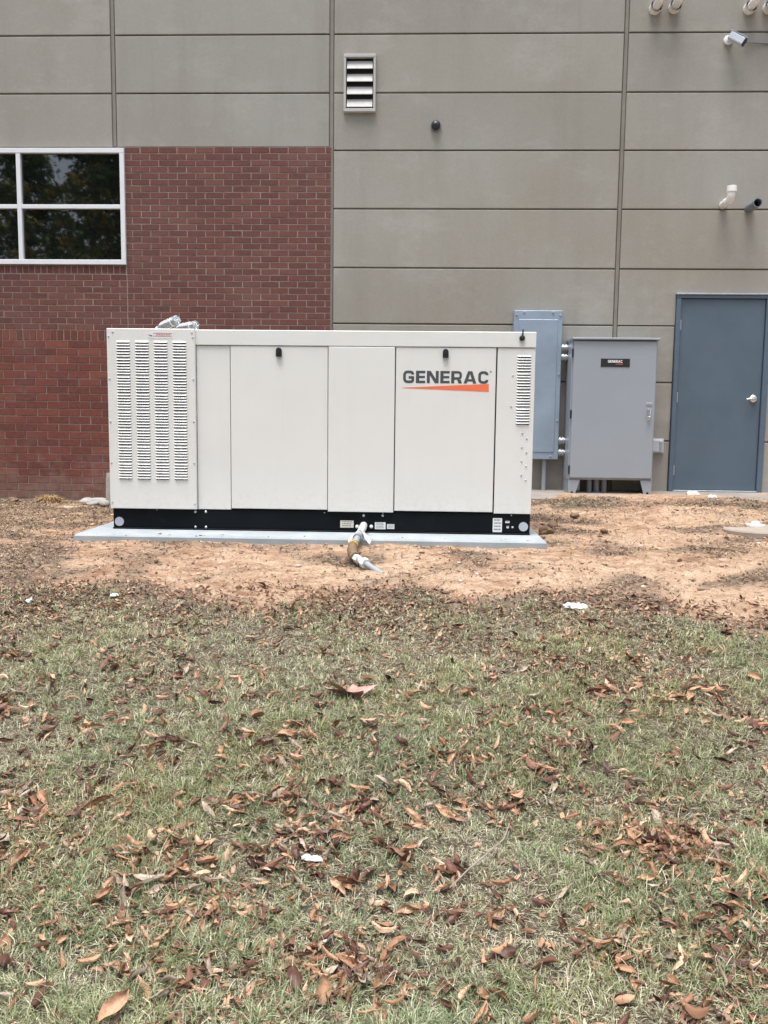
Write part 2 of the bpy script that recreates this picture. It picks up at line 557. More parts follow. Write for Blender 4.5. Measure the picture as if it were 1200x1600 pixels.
def letter(ch):
    T = .215; h = T / 2
    if ch == 'E':
        w = .75
        return w, [[(0, 0), (w, 0), (w, .2), (.26, .2), (.26, .405), (w * .96, .405), (w * .96, .595), (.26, .595), (.26, .8), (w, .8), (w, 1), (0, 1)]]
    if ch == 'N':
        w = .95
        return w, [[(0, 0), (.24, 0), (.24, .64), (w - .30, 0), (w, 0), (w, 1), (w - .24, 1), (w - .24, .36), (.30, 1), (0, 1)]]
    if ch == 'A':
        w = 1.02; c = w / 2
        q = lambda y: .26 + (c - .26) * y / .78
        return w, [[(0, 0), (.26, 0), (c, .78), (c, 1), (c - .17, 1)], [(w, 0), (c + .17, 1), (c, 1), (c, .78), (w - .26, 0)],
                   [(q(.17), .17), (w - q(.17), .17), (w - q(.35), .35), (q(.35), .35)]]
    if ch == 'R':
        w = .87; x = w - h - .01; r = .18
        bowl = [(.25, .9)] + arc(x - r, .9 - r, r, 90, 0) + arc(x - r, .40 + r, r, 0, -90) + [(.25, .40)]
        return w, [[(0, 0), (.25, 0), (.25, 1), (0, 1)]] + strip(bowl, .2) + [[(w - .27, 0), (w, 0), (w - .10, .30), (w - .40, .30)]]
    w = .92 if ch == 'G' else .85
    a, b, r = .125, w - .125, .24
    body = [(b, .68), (b, .9 - r)] if False else [(b, .69)]
    path = body + arc(b - .2, .9 - .2, .2, 0, 90)[1:] + arc(a + r, .9 - r, r, 90, 180) + arc(a + r, .1 + r, r, 180, 270)
    if ch == 'C':
        path += arc(b - .2, .1 + .2, .2, -90, 0) [:-1] + [(b, .31)]
    else:
        path += arc(b - .16, .1 + .16, .16, -90, 0) + [(b, .45), (w * .50, .45)]
    return w, strip(path, T)


def lettering(text, x, z, width, height, y, gap=.125):
    ws = [letter(c)[0] for c in text]
    tot = sum(ws) + gap * (len(text) - 1)
    sx = width / tot
    mb = MB()
    cx = 0
    for c in text:
        w, polys = letter(c)
        for pl in polys:
            mb.add([(x + (cx + a) * sx, y, z + b * height) for a, b in pl], [tuple(range(len(pl)))])
        cx += w + gap
    return mb


# ================================================================== GROUND
def axis(a, b, step, lo, hi, grow=1.25):
    mid = list(np.arange(a, b + 1e-6, step))
    l, s = [], step
    q = a
    while q > lo: s *= grow; q -= s; l.append(q)
    r, s = [], step
    q = b
    while q < hi: s *= grow; q += s; r.append(q)
    return np.array(l[::-1] + mid + r)


xs = axis(-5.2, 5.2, .028, -90, 90); ys = axis(1.6, 9.72, .028, -90, 14)
GX, GY = np.meshgrid(xs, ys)
GZ = ground_z(GX, GY)
nx, ny = len(xs), len(ys)
idx = np.arange(nx * ny).reshape(ny, nx)
quads = np.stack([idx[:-1, :-1], idx[:-1, 1:], idx[1:, 1:], idx[1:, :-1]], -1).reshape(-1, 4)
gme = np_mesh('ground', np.stack([GX, GY, GZ], -1).reshape(-1, 3), quads.ravel(), np.arange(len(quads)) * 4, np.full(len(quads), 4), MAT['ground'], smooth=True)


def lawn_mask(x, y):
    n = fbm(x, y, 3.0, 77, 4) - .5
    l = 1 - sstep(-.22, .16, y - lawn_edge(x) + n * .55)
    # thin weedy bits by the apron and along the brick foot
    l = np.maximum(l, .75 * np.exp(-(((x - 1.45) / .55) ** 2 + ((y - 8.25) / .28) ** 2)) * (fbm(x, y, 6, 78) > .42))
    l = np.maximum(l, .7 * sstep(2.2, 3.4, x) * np.exp(-((y - 8.35) / .22) ** 2) * (fbm(x, y, 5, 79) > .40))
    l = np.maximum(l, .75 * sstep(-3.9, -4.5, x) * np.exp(-((y - 9.1) / .35) ** 2))
    return np.clip(l, 0, 1)


def litter_mask(x, y):
    k = .26 + .38 * sstep(-.9, -2.6, x) * sstep(6.9, 5.9, y) + .46 * sstep(-2.4, -3.3, x)
    k = k + .55 * np.exp(-((y - lawn_edge(x) - .08) / .22) ** 2)
    k = k + .55 * np.exp(-(((x - 1.25) / .35) ** 2 + ((y - 7.3) / .6) ** 2)) + .4 * np.exp(-((y - 8.4) / .3) ** 2) * sstep(.9, 1.6, x)
    k = k + .5 * np.exp(-(((x - 2.9) / .5) ** 2 + ((y - 7.1) / .3) ** 2)) + .5 * np.exp(-(((x + .5) / .28) ** 2 + ((y - 5.92) / .13) ** 2))
    k = k + .32 * np.exp(-((y - 5.72 - .05 * np.sin(x * 2)) / .09) ** 2) * sstep(-1.2, 1.4, x)
    return np.clip(k + (fbm(x, y * 1.8, 2.2, 91, 5) - .5) * 2.1, 0, 1)


mk = np.ones((ny * nx, 4), np.float32)
mk[:, 0] = lawn_mask(GX, GY).ravel()
mk[:, 1] = litter_mask(GX, GY).ravel()
mk[:, 2] = (sstep(.42, .62, fbm(GX, GY, 1.6, 55, 4)) * sstep(-1.8, .2, GX)).ravel()
at = gme.attributes.new('mask', 'FLOAT_COLOR', 'POINT')
at.data.foreach_set('color', mk.ravel())
ground = tag(link('ground', gme), kind='structure')

# concrete apron along the foot of the wall
mb = MB()
n = 60
top, bot = [], []
for i in range(n + 1):
    x = .2 + 11.0 * i / n
    top.append((x, 8.72 + .05 * math.sin(x * 3.1) + random.uniform(-.02, .02)))
v = [(x, y, .168) for x, y in top] + [(x, 9.72, .185) for x, y in top] + [(x, y - .01, -.1) for x, y in top]
k = n + 1
mb.add(v, [(i, i + 1, k + i + 1, k + i) for i in range(n)] + [(2 * k + i, 2 * k + i + 1, i + 1, i) for i in range(n)])
tag(mb.build('pavement', MAT['apron']), kind='structure')

# ================================================================== BUILDING
WY = 9.70
bld = thing('building', (0, 9.8, 0), 'flat grey-tan concrete panel wall with red brick bay, white window and blue-grey door', 'building')
mb = MB()
mb.box(-14, 14, WY + .022, 24, -.3, 7.6)
mb.build('core_wall', MAT['reveal'], bld)
mb = MB()
mb.box(-14.05, 14.05, WY - .03, 24.05, 7.6, 7.72)
mb.build('parapet_cap', MAT['joint'], bld)

# --- tilt-up panels, each its own piece with recessed joints
pw = MB(); pw.box(-13.95, 13.95, WY + .0203, WY + .0218, -.2, 7.58)
panel_wall = pw.build('panel_wall', MAT['reveal'], bld)
for xj in (-10.0, -6.65, -3.354, -.978, 2.143, 5.35, 8.6):
    m = MB(); m.box(xj - .017, xj + .017, WY + .006, WY + .0200, (-.1 if xj > -1 or xj < -7 else 3.88), 7.575); m.build('joint', MAT['joint'], panel_wall)
ZJ = [-.25, .125, .739, 1.377, 1.992, 2.595, 3.222, 3.834, 4.43, 5.03, 5.63, 6.24, 6.85, 7.59]
XJ = [-14, -10.0, -6.65, -3.354, -.978, 2.143, 5.35, 8.6, 14]


def wall_panel(x0, x1, z0, z1):
    m = MB(); m.box(x0, x1, WY, WY + .0202, z0, z1, c=.006)
    o = m.build('wall_panel', MAT['panel'], panel_wall)


for a, b in zip(XJ[:-1], XJ[1:]):
    for c, d in zip(ZJ[:-1], ZJ[1:]):
        x0, x1, z0, z1 = a + .026, b - .026, c + .0075, d - .0075
        if a >= -6.7 and b <= -.9:                      # bay filled with brick below
            if z1 < 3.9: continue
            if abs(c - 3.834) < .01: z0 = 3.872
            wall_panel(x0, x1, z0, z1)
        elif abs(a - 2.143) < .01 and z0 < 2.33:        # either side of the door
            if z1 > 2.34:
                p_ = [(x0, z0), (2.785, z0), (2.785, 2.338), (3.815, 2.338), (3.815, z0), (x1, z0), (x1, z1), (x0, z1)]
                m = MB(); m.prism(p_, WY, WY + .0202); m.build('wall_panel', MAT['panel'], panel_wall)
            else:
                wall_panel(x0, 2.785, z0, z1); wall_panel(3.815, x1, z0, z1)
        else:
            wall_panel(x0, x1, z0, z1)

# --- brick bay: mortar bed plus individual bricks
BX0, BX1 = -6.62, -.978
mb = MB()
mb.box(BX0, BX1 - .002, WY - .002, WY + .0198, -.29, 2.605)
mb.box(-3.252, BX1 - .002, WY - .002, WY + .0198, 2.6052, 3.868)
brick_wall = mb.build('brick_wall', MAT['mortar'], bld)
bricks = []      # (x0,x1,z0,z1,low)
J = .0095


def course(xa, xb, z0, z1, pitch, off, low):
    x = xa - off
    while x < xb:
        a, b = max(x, xa), min(x + pitch - J, xb)
        if b - a > .02: bricks.append((a, b, z0, z1, low))
        x += pitch


cz = .0679
for k in range(29):
    z0 = 1.906 + k * cz
    course(-3.243, BX1 - .006, z0, z0 + cz - J, .2032, (.1016 if k % 2 else 0) + .03, 0)
    if k < 9: course(BX0 + .01, -3.253, z0, z0 + cz - J, .2032, (.1016 if k % 2 else 0) + .07, 0)
x = BX0 + .01
while x < -3.26:
    bricks.append((x, min(x + .0685 - J, -3.253), 2.520, 2.598, 0)); x += .0685
x = BX0 + .01
while x < BX1 - .03:
    bricks.append((x, min(x + .0775 - J, BX1 - .006), 1.790, 1.897, 1)); x += .0775
lz = .0848
for k in range(24):
    z1 = 1.781 - k * lz
    course(BX0 + .01, BX1 - .006, z1 - lz + J, z1, .2475, (.1237 if k % 2 else 0) + .05 + random.uniform(-.006, .006), 1)


def in_view(b):
    x = (b[0] + b[1]) / 2; z = (b[2] + b[3]) / 2
    if x < -4.75 or z < -.02: return False
    if -2.42 < x < .9 and z < 1.88: return False
    return True


vis = sorted([b for b in bricks if in_view(b)], key=lambda b: -(b[1] - b[0]) * (b[3] - b[2]))
single = set(vis[:300])
cache = {}
rest = {0: MB(), 1: MB()}
for b in bricks:
    x0, x1, z0, z1, low = b
    y0 = WY - (.0065 if not low else .0085) + random.uniform(-.0012, .0012)
    dx, dz = random.uniform(-.0012, .0012), random.uniform(-.001, .001)
    if b in single:
        key = (round(x1 - x0, 3), round(z1 - z0, 3), low)
        if key not in cache:
            m = MB(); m.box(-key[0] / 2, key[0] / 2, -.012, .012, -key[1] / 2, key[1] / 2, c=.002)
            cache[key] = m.mesh('brick', MAT['brick_low' if low else 'brick'])
        o = link('brick', cache[key])
        o.parent = brick_wall
        o.matrix_parent_inverse = world(brick_wall).inverted()
        o.location = ((x0 + x1) / 2 + dx, y0 + .012, (z0 + z1) / 2 + dz)
    else:
        rest[low].box(x0 + dx, x1 + dx, y0, y0 + .02, z0 + dz, z1 + dz, c=.002)
both = MB()
both.v, both.f, both.m = list(rest[0].v), list(rest[0].f), list(rest[0].m)
both.add(rest[1].v, rest[1].f, 1)
o = both.build('brickwork', [MAT['brick'], MAT['brick_low']], brick_wall)
o['kind'] = 'stuff'

# --- window
wx0, wx1, wz0, wz1 = -5.605, -3.247, 2.612, 3.852
win = MB()
win.box(wx0, wx1, WY - .035, WY + .03, wz0, wz0 + .052, c=.003)
win.box(wx0, wx1, WY - .035, WY + .03, wz1 - .05, wz1, c=.003)
for x in (wx0, wx1 - .05): win.box(x, x + .05, WY - .0345, WY + .03, wz0 + .052, wz1 - .05, c=.003)
window = win.build('window', MAT['white_frame'], bld)
cols = [wx0 + .05, -4.424, wx1 - .05]
m = MB(); m.box(-4.448, -4.400, WY - .032, WY + .03, wz0 + .052, wz1 - .05, c=.003); m.build('mullion', MAT['white_frame'], window)
for a, b in ((wx0 + .05, -4.448), (-4.400, wx1 - .05)):
    m = MB(); m.box(a, b, WY - .030, WY + .03, 3.212, 3.256, c=.003); m.build('transom', MAT['white_frame'], window)
    for c, d in ((wz0 + .052, 3.212), (3.256, wz1 - .05)):
        m = MB(); m.box(a, b, WY + .004, WY + .012, c, d); m.build('pane', MAT['glass'], window)

# --- door
fr = MB()
fr.box(2.790, 2.838, WY - .03, WY + .03, .186, 2.285, c=.004)
fr.box(3.752, 3.810, WY - .03, WY + .03, .186, 2.285, c=.004)
fr.box(2.790, 3.810, WY - .03, WY + .03, 2.2852, 2.322, c=.004)
fr.build('door_frame', MAT['door_frame'], bld)
m = MB(); m.box(2.780, 3.82, WY - .045, WY + .0, 2.3225, 2.338, c=.003); m.build('drip_cap', MAT['galv'], bld)
m = MB(); m.box(2.8385, 3.7515, WY - .035, WY + .03, .184, .200, c=.003); m.build('threshold', MAT['galv'], bld)
m = MB(); m.box(2.842, 3.748, WY - .004, WY + .03, .205, 2.281, c=.003)
slab = m.build('door', MAT['door'], bld)
m = MB(); m.box(2.8375, 3.7525, WY + .010, WY + .0215, .2, 2.2852); m.build('door_gap_shade', MAT['opening_shade'], bld)  # dark sheet that paints the shade in the slit round the door
for z in (2.00, 1.22, .42):
    m = MB(); m.tube([(2.842, WY - .018, z - .055), (2.842, WY - .018, z + .055)], .0085, 10)
    m.box(2.835, 2.85, WY - .012, WY - .003, z - .05, z + .05)
    m.build('hinge', MAT['galv'], slab, True)
hx, hz = 3.668, 1.213
m = MB(); m.disc(hx, hz, .040, WY - .016, WY - .004, 20, dome=.012)
m.tube([(hx, WY - .02, hz), (hx, WY - .062, hz), (hx - .012, WY - .072, hz), (hx - .05, WY - .074, hz - .002), (hx - .092, WY - .070, hz - .008)], [.014, .013, .013, .011, .009], 12)
m.build('handle', MAT['chrome'], slab, True)

# --- wall louvre
lx0, lx1, lz0, lz1 = -.846, -.502, 4.222, 4.812
m = MB()
m.box(lx0, lx1, WY - .05, WY + .0, lz0, lz0 + .034, c=.004); m.box(lx0, lx1, WY - .05, WY + .0, lz1 - .034, lz1, c=.004)
m.box(lx0, lx0 + .026, WY - .049, WY + .0, lz0 + .034, lz1 - .034, c=.004); m.box(lx1 - .026, lx1, WY - .049, WY + .0, lz0 + .034, lz1 - .034, c=.004)
louvre = m.build('louvre_vent', MAT['vent_paint'], bld)
m = MB(); m.box(lx0 + .026, lx1 - .026, WY - .004, WY - .001, lz0 + .034, lz1 - .034); m.build('shade_backing', MAT['opening_shade'], louvre)  # near-black sheet on the wall paints the shade behind the blades
for k in range(4):
    z = lz0 + .034 + (k + .30) * .1305
    m = MB()
    prof = [(WY - .046, z - .026), (WY - .042, z - .026), (WY - .006, z + .062), (WY - .010, z + .064), (WY - .046, z - .019)]
    v = [(x, y, zz) for x in (lx0 + .035, lx1 - .035) for y, zz in prof]
    m.add(v, [(0, 1, 2, 3, 4), (9, 8, 7, 6, 5)] + [(i, i + 5, (i + 1) % 5 + 5, (i + 1) % 5) for i in range(5)])
    m.build('blade', MAT['vent_paint'], louvre)

# ------------------------------------------------------------------ things fixed to the wall
t_ = thing('dome_camera', (.147, WY, 4.086), 'small black dome fixed to the plain grey concrete wall', 'dome camera')
m = MB(); m.disc(.147, 4.086, .058, WY - .022, WY, 20); m.build('ring', MAT['pvc_grey'], t_, True)
m = MB()
seg = 18
v = []; f = []
for j in range(6):
    a = j / 5.5 * PI / 2
    for k in range(seg): v.append((.147 + .050 * math.cos(a) * math.cos(2 * PI * k / seg), WY - .022 - .05 * math.sin(a), 4.086 + .050 * math.cos(a) * math.sin(2 * PI * k / seg)))
for j in range(5):
    for k in range(seg): f.append((j * seg + k, j * seg + (k + 1) % seg, (j + 1) * seg + (k + 1) % seg, (j + 1) * seg + k))
f.append(tuple(5 * seg + k for k in range(seg)))
m.add(v, f); m.build('dome', MAT['black'], t_, True)

t_ = thing('security_camera', (3.24, WY, 4.93), 'white bullet security camera angled right, high above the door', 'security camera')
m = MB(); m.disc(3.20, 4.945, .048, WY - .018, WY, 20, dome=.008); m.build('mount', MAT['white_frame'], t_, True)
m = MB(); m.tube([(3.20, WY - .02, 4.945), (3.205, WY - .08, 4.945), (3.225, WY - .11, 4.95)], .016, 10); m.build('arm', MAT['white_frame'], t_, True)
dirv = Vector((.74, -.36, -.57)).normalized(); sx_ = dirv.cross(Vector((0, 0, 1))).normalized(); sz_ = sx_.cross(dirv)
c0 = Vector((3.19, WY - .10, 4.955))


def orient(prof, a, b, mi=0, mb=None):
    mb = mb or MB(); n = len(prof)
    v = [c0 + dirv * d + sx_ * p[0] + sz_ * p[1] for d in (a, b) for p in prof]
    mb.add(v, [tuple(range(n)), tuple(range(2 * n - 1, n - 1, -1))] + [(i, i + n, (i + 1) % n + n, (i + 1) % n) for i in range(n)], mi)
    return mb


rp = [(.030 * sx + .012 * math.cos(a), .027 * sz + .012 * math.sin(a)) for sx, sz, a0 in ((1, 1, 0), (-1, 1, 90), (-1, -1, 180), (1, -1, 270)) for a in (math.radians(a0), math.radians(a0 + 45), math.radians(a0 + 90))]
orient(rp, 0, .165).build('body', MAT['camera_shell'], t_)
orient([(-.044, .041), (.044, .041), (.044, .045), (-.044, .045)], -.01, .182).build('sunshield', MAT['camera_shell'], t_)
orient([(a * .9, b * .9) for a, b in rp], .1651, .174).build('lens_face', MAT['black'], t_)
t_ = MB().tube([(3.37, WY - .03, 4.915), (3.6, WY - .012, 4.912), (4.3, WY - .010, 4.913), (5.2, WY - .010, 4.914)], .008, 8).build('cable', MAT['pvc_grey'])
tag(t_, 'thin dark cable running right along the wall from the white security camera', 'cable')


def elbow_path(x, z, out, rise, r=.07, lean=0.0, n=6):
    pts = [(x, WY + .01, z), (x, WY - out + r, z)]
    for k in range(1, n + 1):
        a = PI / 2 * k / n
        pts.append((x + lean * k / n * .3, WY - out + r - r * math.sin(a), z + r - r * math.cos(a)))
    pts.append((x + lean, WY - out, z + r + rise))
    return pts


t_ = thing('vent_pipe', (3.24, WY, 3.25), 'white plastic elbow pipe turned upward on the wall above the cabinet and door', 'vent pipe')
MB().tube(elbow_path(3.235, 3.268, .24, .05, .055, .005), .040, 16).build('pipe', MAT['pvc'], t_, True)
MB().tube([(3.235, WY - .10, 3.268), (3.235, WY - .17, 3.268)], .046, 16).build('collar', MAT['pvc'], t_, True)
MB().tube([(3.240, WY - .24, 3.345), (3.240, WY - .24, 3.405)], .050, 16).build('cap', MAT['pvc'], t_, True)

t_ = thing('drain_pipe', (3.51, WY, 3.24), 'dark grey open pipe stub sticking straight out beside the white elbow pipe', 'pipe')
m = MB(); m.tube([(3.512, WY + .01, 3.232), (3.512, WY - .25, 3.236)], .047, 18, cap=False)
m.tube([(3.512, WY - .25, 3.236), (3.512, WY - .14, 3.235)], [.040, .040], 18, cap=False)
seg = 18
v = [(3.512 + r * math.cos(2 * PI * k / seg), WY - .25, 3.236 + r * math.sin(2 * PI * k / seg)) for r in (.047, .040) for k in range(seg)]
m.add(v, [(k, (k + 1) % seg, seg + (k + 1) % seg, seg + k) for k in range(seg)])
m.build('pipe', MAT['pvc_grey'], t_, True)
m = MB(); m.disc(3.512, 3.235, .0405, WY - .16, WY - .15, 18); m.build('hollow', MAT['opening_shade'], t_)  # black disc plugs the pipe, painting the shade of its bore

for x, z, lab, lean in ((2.424, 5.262, 'white vent pipe at the top edge of the picture, left of its pair', 0),
                        (2.625, 5.272, 'white vent pipe at the top edge of the picture, right of its pair', .0),
                        (3.40, 5.258, 'white vent pipe at the top edge above the security camera', .05),
                        (3.60, 5.262, 'white vent pipe at the top right corner of the picture, mostly cut off', .05)):
    t_ = thing('vent_pipe', (x, WY, z), lab, 'vent pipe', 'white vent pipes high on the wall')
    MB().tube(elbow_path(x, z, .19, .45, .06, lean), .042, 14).build('pipe', MAT['pvc'], t_, True)
    m = MB(); m.tube([(x, WY + .005, z), (x, WY - .085, z)], .061, 16, cap=False)
    m.tube([(x, WY - .085, z), (x, WY - .02, z)], .054, 16, cap=False)
    m.build('sleeve', MAT['pvc'], t_, True)
    m = MB(); m.disc(x, z, .0545, WY - .03, WY - .01, 16); m.build('hollow', MAT['opening_shade'], t_)  # black disc painted as the shade within the sleeve

# --- pale blue-grey flat panel box
t_ = thing('panel_box', (1.29, WY, 1.33), 'tall pale blue-grey electrical panel box on the wall behind the generator', 'electrical panel')
m = MB(); m.box(1.027, 1.545, 9.55, WY, .527, 2.13, c=.006); m.build('enclosure', MAT['panelbox'], t_)
m = MB(); m.box(1.078, 1.496, 9.543, 9.55, .605, 2.035, c=.005); m.build('cover', MAT['panelbox'], t_)
for x, z in ((1.052, 2.08), (1.13, 2.108), (1.44, 2.108), (1.52, 2.08), (1.522, 1.45), (1.522, .95), (1.05, .56), (1.46, .56)):
    m = MB(); m.disc(x, z, .010, 9.541, 9.55, 8, dome=.003); m.build('screw', MAT['conduit'], t_)
m = MB(); m.tube([(1.405, 9.62, .13), (1.405, 9.62, .53)], .024, 12)
tag(m.build('conduit', MAT['conduit'], None, True), 'single grey conduit running down to the ground below the pale panel box', 'conduit', 'grey electrical conduits')
for i, (z, pos) in enumerate(((1.735, 'topmost'), (1.635, 'second from top'), (.730, 'third from top'), (.600, 'lowest'))):
    t_ = thing('conduit_coupling', (1.58, 9.6, z), 'short metal conduit between panel box and grey cabinet, %s of four' % pos, 'conduit', 'metal conduits between the boxes')
    MB().tube([(1.54, 9.60, z), (1.64, 9.60, z)], .033, 16).build('tube', MAT['galv'], t_, True)
    MB().tube([(1.552, 9.60, z), (1.572, 9.60, z)], .046, 12).build('locknut', MAT['galv'], t_, True)
    MB().tube([(1.585, 9.60, z), (1.605, 9.60, z)], .043, 12).build('locknut', MAT['galv'], t_, True)

# --- free-standing grey cabinet
cx0, cx1, cy0, cy1 = 1.620, 2.512, 9.30, 9.685
t_ = thing('electrical_cabinet', (2.07, 9.45, .17), 'large grey free-standing electrical cabinet beside the blue-grey door', 'cabinet')
m = MB(); m.box(cx0, cx1, cy0 + .03, cy1, .325, 1.80, c=.004); m.build('enclosure', MAT['cabinet'], t_)
m = MB(); m.box(cx0 - .008, cx1 + .014, cy0 - .022, cy1, 1.8005, 1.822, c=.004); m.build('drip_lip', MAT['cabinet'], t_)
m = MB(); m.box(cx0 + .014, cx1 - .012, cy0 + .003, cy0 + .0285, .345, 1.788, c=.006)
dr = m.build('cabinet_door', MAT['cabinet'], t_)
m = MB(); m.box(1.920, 2.222, cy0 - .002, cy0 + .0028, 1.520, 1.606, c=.0015); m.build('nameplate', MAT['black'], dr)
lettering('GENERAC', 1.992, 1.564, .152, .027, cy0 - .0035).build('lettering', MAT['white_print'], dr)
m = MB()
for k in range(9): m.add([(2.075 + k * .0085, cy0 - .0035, 1.546), (2.0805 + k * .0085, cy0 - .0035, 1.546), (2.0805 + k * .0085, cy0 - .0035, 1.553), (2.075 + k * .0085, cy0 - .0035, 1.553)], [(0, 1, 2, 3)])
m.build('red_print', MAT['orange'], dr)
for z in (1.66, 1.02, .43):
    m = MB(); m.tube([(cx0 + .004, cy0 + .008, z - .045), (cx0 + .004, cy0 + .008, z + .045)], .009, 10); m.build('hinge', MAT['black'], dr, True)
m = MB(); m.box(2.412, 2.472, cy0 - .004, cy0 + .0025, 1.118, 1.148, c=.002); m.build('latch_plate', MAT['galv'], dr)
m = MB(); m.disc(2.442, 1.075, .016, cy0 - .014, cy0 + .003, 12)
m.box(2.428, 2.456, cy0 - .022, cy0 - .012, 1.0, 1.085, c=.004)
m.tube([(2.442, cy0 - .02, 1.08), (2.442, cy0 - .045, 1.072), (2.440, cy0 - .05, 1.02)], .008, 8)
m.build('handle', MAT['chrome'], dr, True)
m = MB(); m.box(2.420, 2.452, cy0 - .040, cy0 - .024, .968, 1.005, c=.004); m.build('padlock', MAT['chrome'], dr)
for s in (0, 1):
    X = (lambda q: cx0 + q) if s == 0 else (lambda q: cx1 - q)
    m = MB()
    m.prism([(X(.004), .3245), (X(.125), .3245), (X(.082), .172), (X(.004), .172)], cy0 + .02, cy0 + .032)
    m.prism([(X(.004), .3245), (X(.125), .3245), (X(.082), .172), (X(.004), .172)], cy1 - .03, cy1 - .018)
    m.box(min(X(.004), X(.010)), max(X(.004), X(.010)), cy0 + .0325, cy1 - .0305, .172, .3245)
    m.build('leg', MAT['cabinet'], t_)
    m = MB(); m.box(min(X(-.012), X(.09)), max(X(-.012), X(.09)), cy0 - .005, cy1 - .02, .150, .1715)
    m.disc(X(.045), .187, .012, cy0 + .01, cy0 + .02, 8)
    m.build('foot', MAT['black_steel'], t_)
for k, x in enumerate((1.885, 1.965, 2.048)):
    m = MB(); m.tube([(x, 9.52, .12), (x, 9.52, .335)], .030, 12)
    tag(m.build('conduit', MAT['conduit'], None, True), 'grey conduit rising under the grey cabinet, %s of three' % ('leftmost', 'middle', 'rightmost')[k], 'conduit', 'grey electrical conduits')
m = MB(); m.box(1.76, 1.80, 9.60, 9.62, .14, .325)
tag(m.build('strut', MAT['galv']), 'thin metal strut standing in the dark under the grey cabinet', 'strut')

t_ = thing('outlet_box', (2.66, WY, .68), 'small pale grey outlet box on the wall between cabinet and door', 'outlet box')
m = MB(); m.box(2.575, 2.72, WY - .025, WY, .605, .765, c=.004); m.build('back_plate', MAT['grey_cap'], t_)
m = MB(); m.box(2.585, 2.705, WY - .062, WY - .0255, .618, .755, c=.008); m.build('cover', MAT['grey_cap'], t_)
m = MB(); m.box(2.66, 2.692, WY - .066, WY - .0625, .64, .735, c=.002); m.build('hasp', MAT['galv'], t_)

# ================================================================== PAD + GENERATOR
m = MB()
px0, px1, py0, py1, pz = -2.575, .968, 6.355, 8.15, .06
m.v = [(px0 + .012, py0 + .012, pz), (px1 - .012, py0 + .012, pz), (px1 - .012, py1 - .012, pz), (px0 + .012, py1 - .012, pz)]
for z in (pz - .012, -.12): m.v += [(px0, py0, z), (px1, py0, z), (px1, py1, z), (px0, py1, z)]
m.f = [(0, 1, 2, 3), (11, 10, 9, 8)] + [(a + k, a + (k + 1) % 4, a + 4 + (k + 1) % 4, a + 4 + k) for a in (0, 4) for k in range(4)]
m.m = [0] * len(m.f)
tag(m.build('concrete_pad', MAT['concrete']), 'thin pale concrete pad under the cream generator', 'concrete pad')

GYF = 6.716
g = thing('generator', (-.75, 7.3, .06), 'long cream standby generator enclosure on a black steel base', 'generator')
gx0, gx1, gyb = -2.406, .892, 7.90
m = MB(); m.box(gx0 + .02, gx1 - .012, GYF + .02, gyb - .02, .235, 1.48); m.build('inner_shell', MAT['gap_shade'], g)  # filled dark so the seams between panels look shaded
# base rail
m = MB()
m.box(gx0 + .006, gx1 - .006, GYF + .008, gyb, .072, .2235, c=.003)
m.box(gx0 + .006, gx1 - .006, GYF - .012, gyb, .062, .0718, c=.002)
base = m.build('base_frame', MAT['black_steel'], g)
for x, z, r in ((-1.743, .203, .0105), (-1.660, .203, .0105), (-1.743, .082, .0105), (-1.660, .082, .0105), (-.412, .193, .010), (-.262, .195, .010), (-.72, .212, .005), (-.26, .214, .005), (.74, .213, .006), (-2.05, .213, .005)):
    m = MB(); m.disc(x, z, r, GYF + .002, GYF + .0078, 10, dome=.004); m.build('bolt', MAT['bolt'], base, True)
for x, z in ((-.462, .106), (-.351, .108)):
    m = MB(); m.disc(x, z, .014, GYF - .001, GYF + .0078, 12, dome=.004); m.build('plug', MAT['sticker'], base, True)
for x, z in ((-2.352, .117), (.836, .125)):
    m = MB(); m.disc(x, z, .036, GYF + .003, GYF + .0078, 22); m.build('knockout_cover', MAT['grey_cap'], base)


def sticker(x, z, w, h, mat, rows, par, y, name='sticker'):
    m = MB(); m.box(x - w / 2, x + w / 2, y - .0012, y, z - h / 2, z + h / 2)
    m.build(name, mat, par)
    if rows:
        q = MB()
        for r in range(rows):
            zz = z + h / 2 - h * (r + .75) / (rows + .5)
            xa = x - w * .36
            while xa < x + w * .30:
                l = random.uniform(.06, .22) * w
                l = min(l, x + w * .40 - xa)
                q.add([(xa, y - .0022, zz), (xa + l, y - .0022, zz), (xa + l, y - .0022, zz + h * .32 / rows), (xa, y - .0022, zz + h * .32 / rows)], [(0, 1, 2, 3)])
                xa += l + .04 * w
        q.build('print', MAT['print'], par)


sticker(-.543, .124, .105, .056, MAT['cream_tag'], 3, base, GYF + .0078)
sticker(-.281, .115, .084, .055, MAT['sticker'], 4, base, GYF + .0078)
sticker(-.199, .110, .058, .038, MAT['sticker'], 3, base, GYF + .0078)
sticker(.634, .134, .072, .110, MAT['sticker'], 4, base, GYF + .0078)
sticker(.712, .160, .032, .016, MAT['sticker'], 1, base, GYF + .0078)
sticker(.715, .120, .018, .018, MAT['sticker'], 1, base, GYF + .0078)
sticker(.752, .120, .014, .014, MAT['cream_tag'], 0, base, GYF + .0078)
# roof and top rail
m = MB()
m.box(gx0 + .002, gx1, GYF - .012, gyb + .01, 1.500, 1.617, c=.004)
m.build('top_rail', MAT['cream'], g)
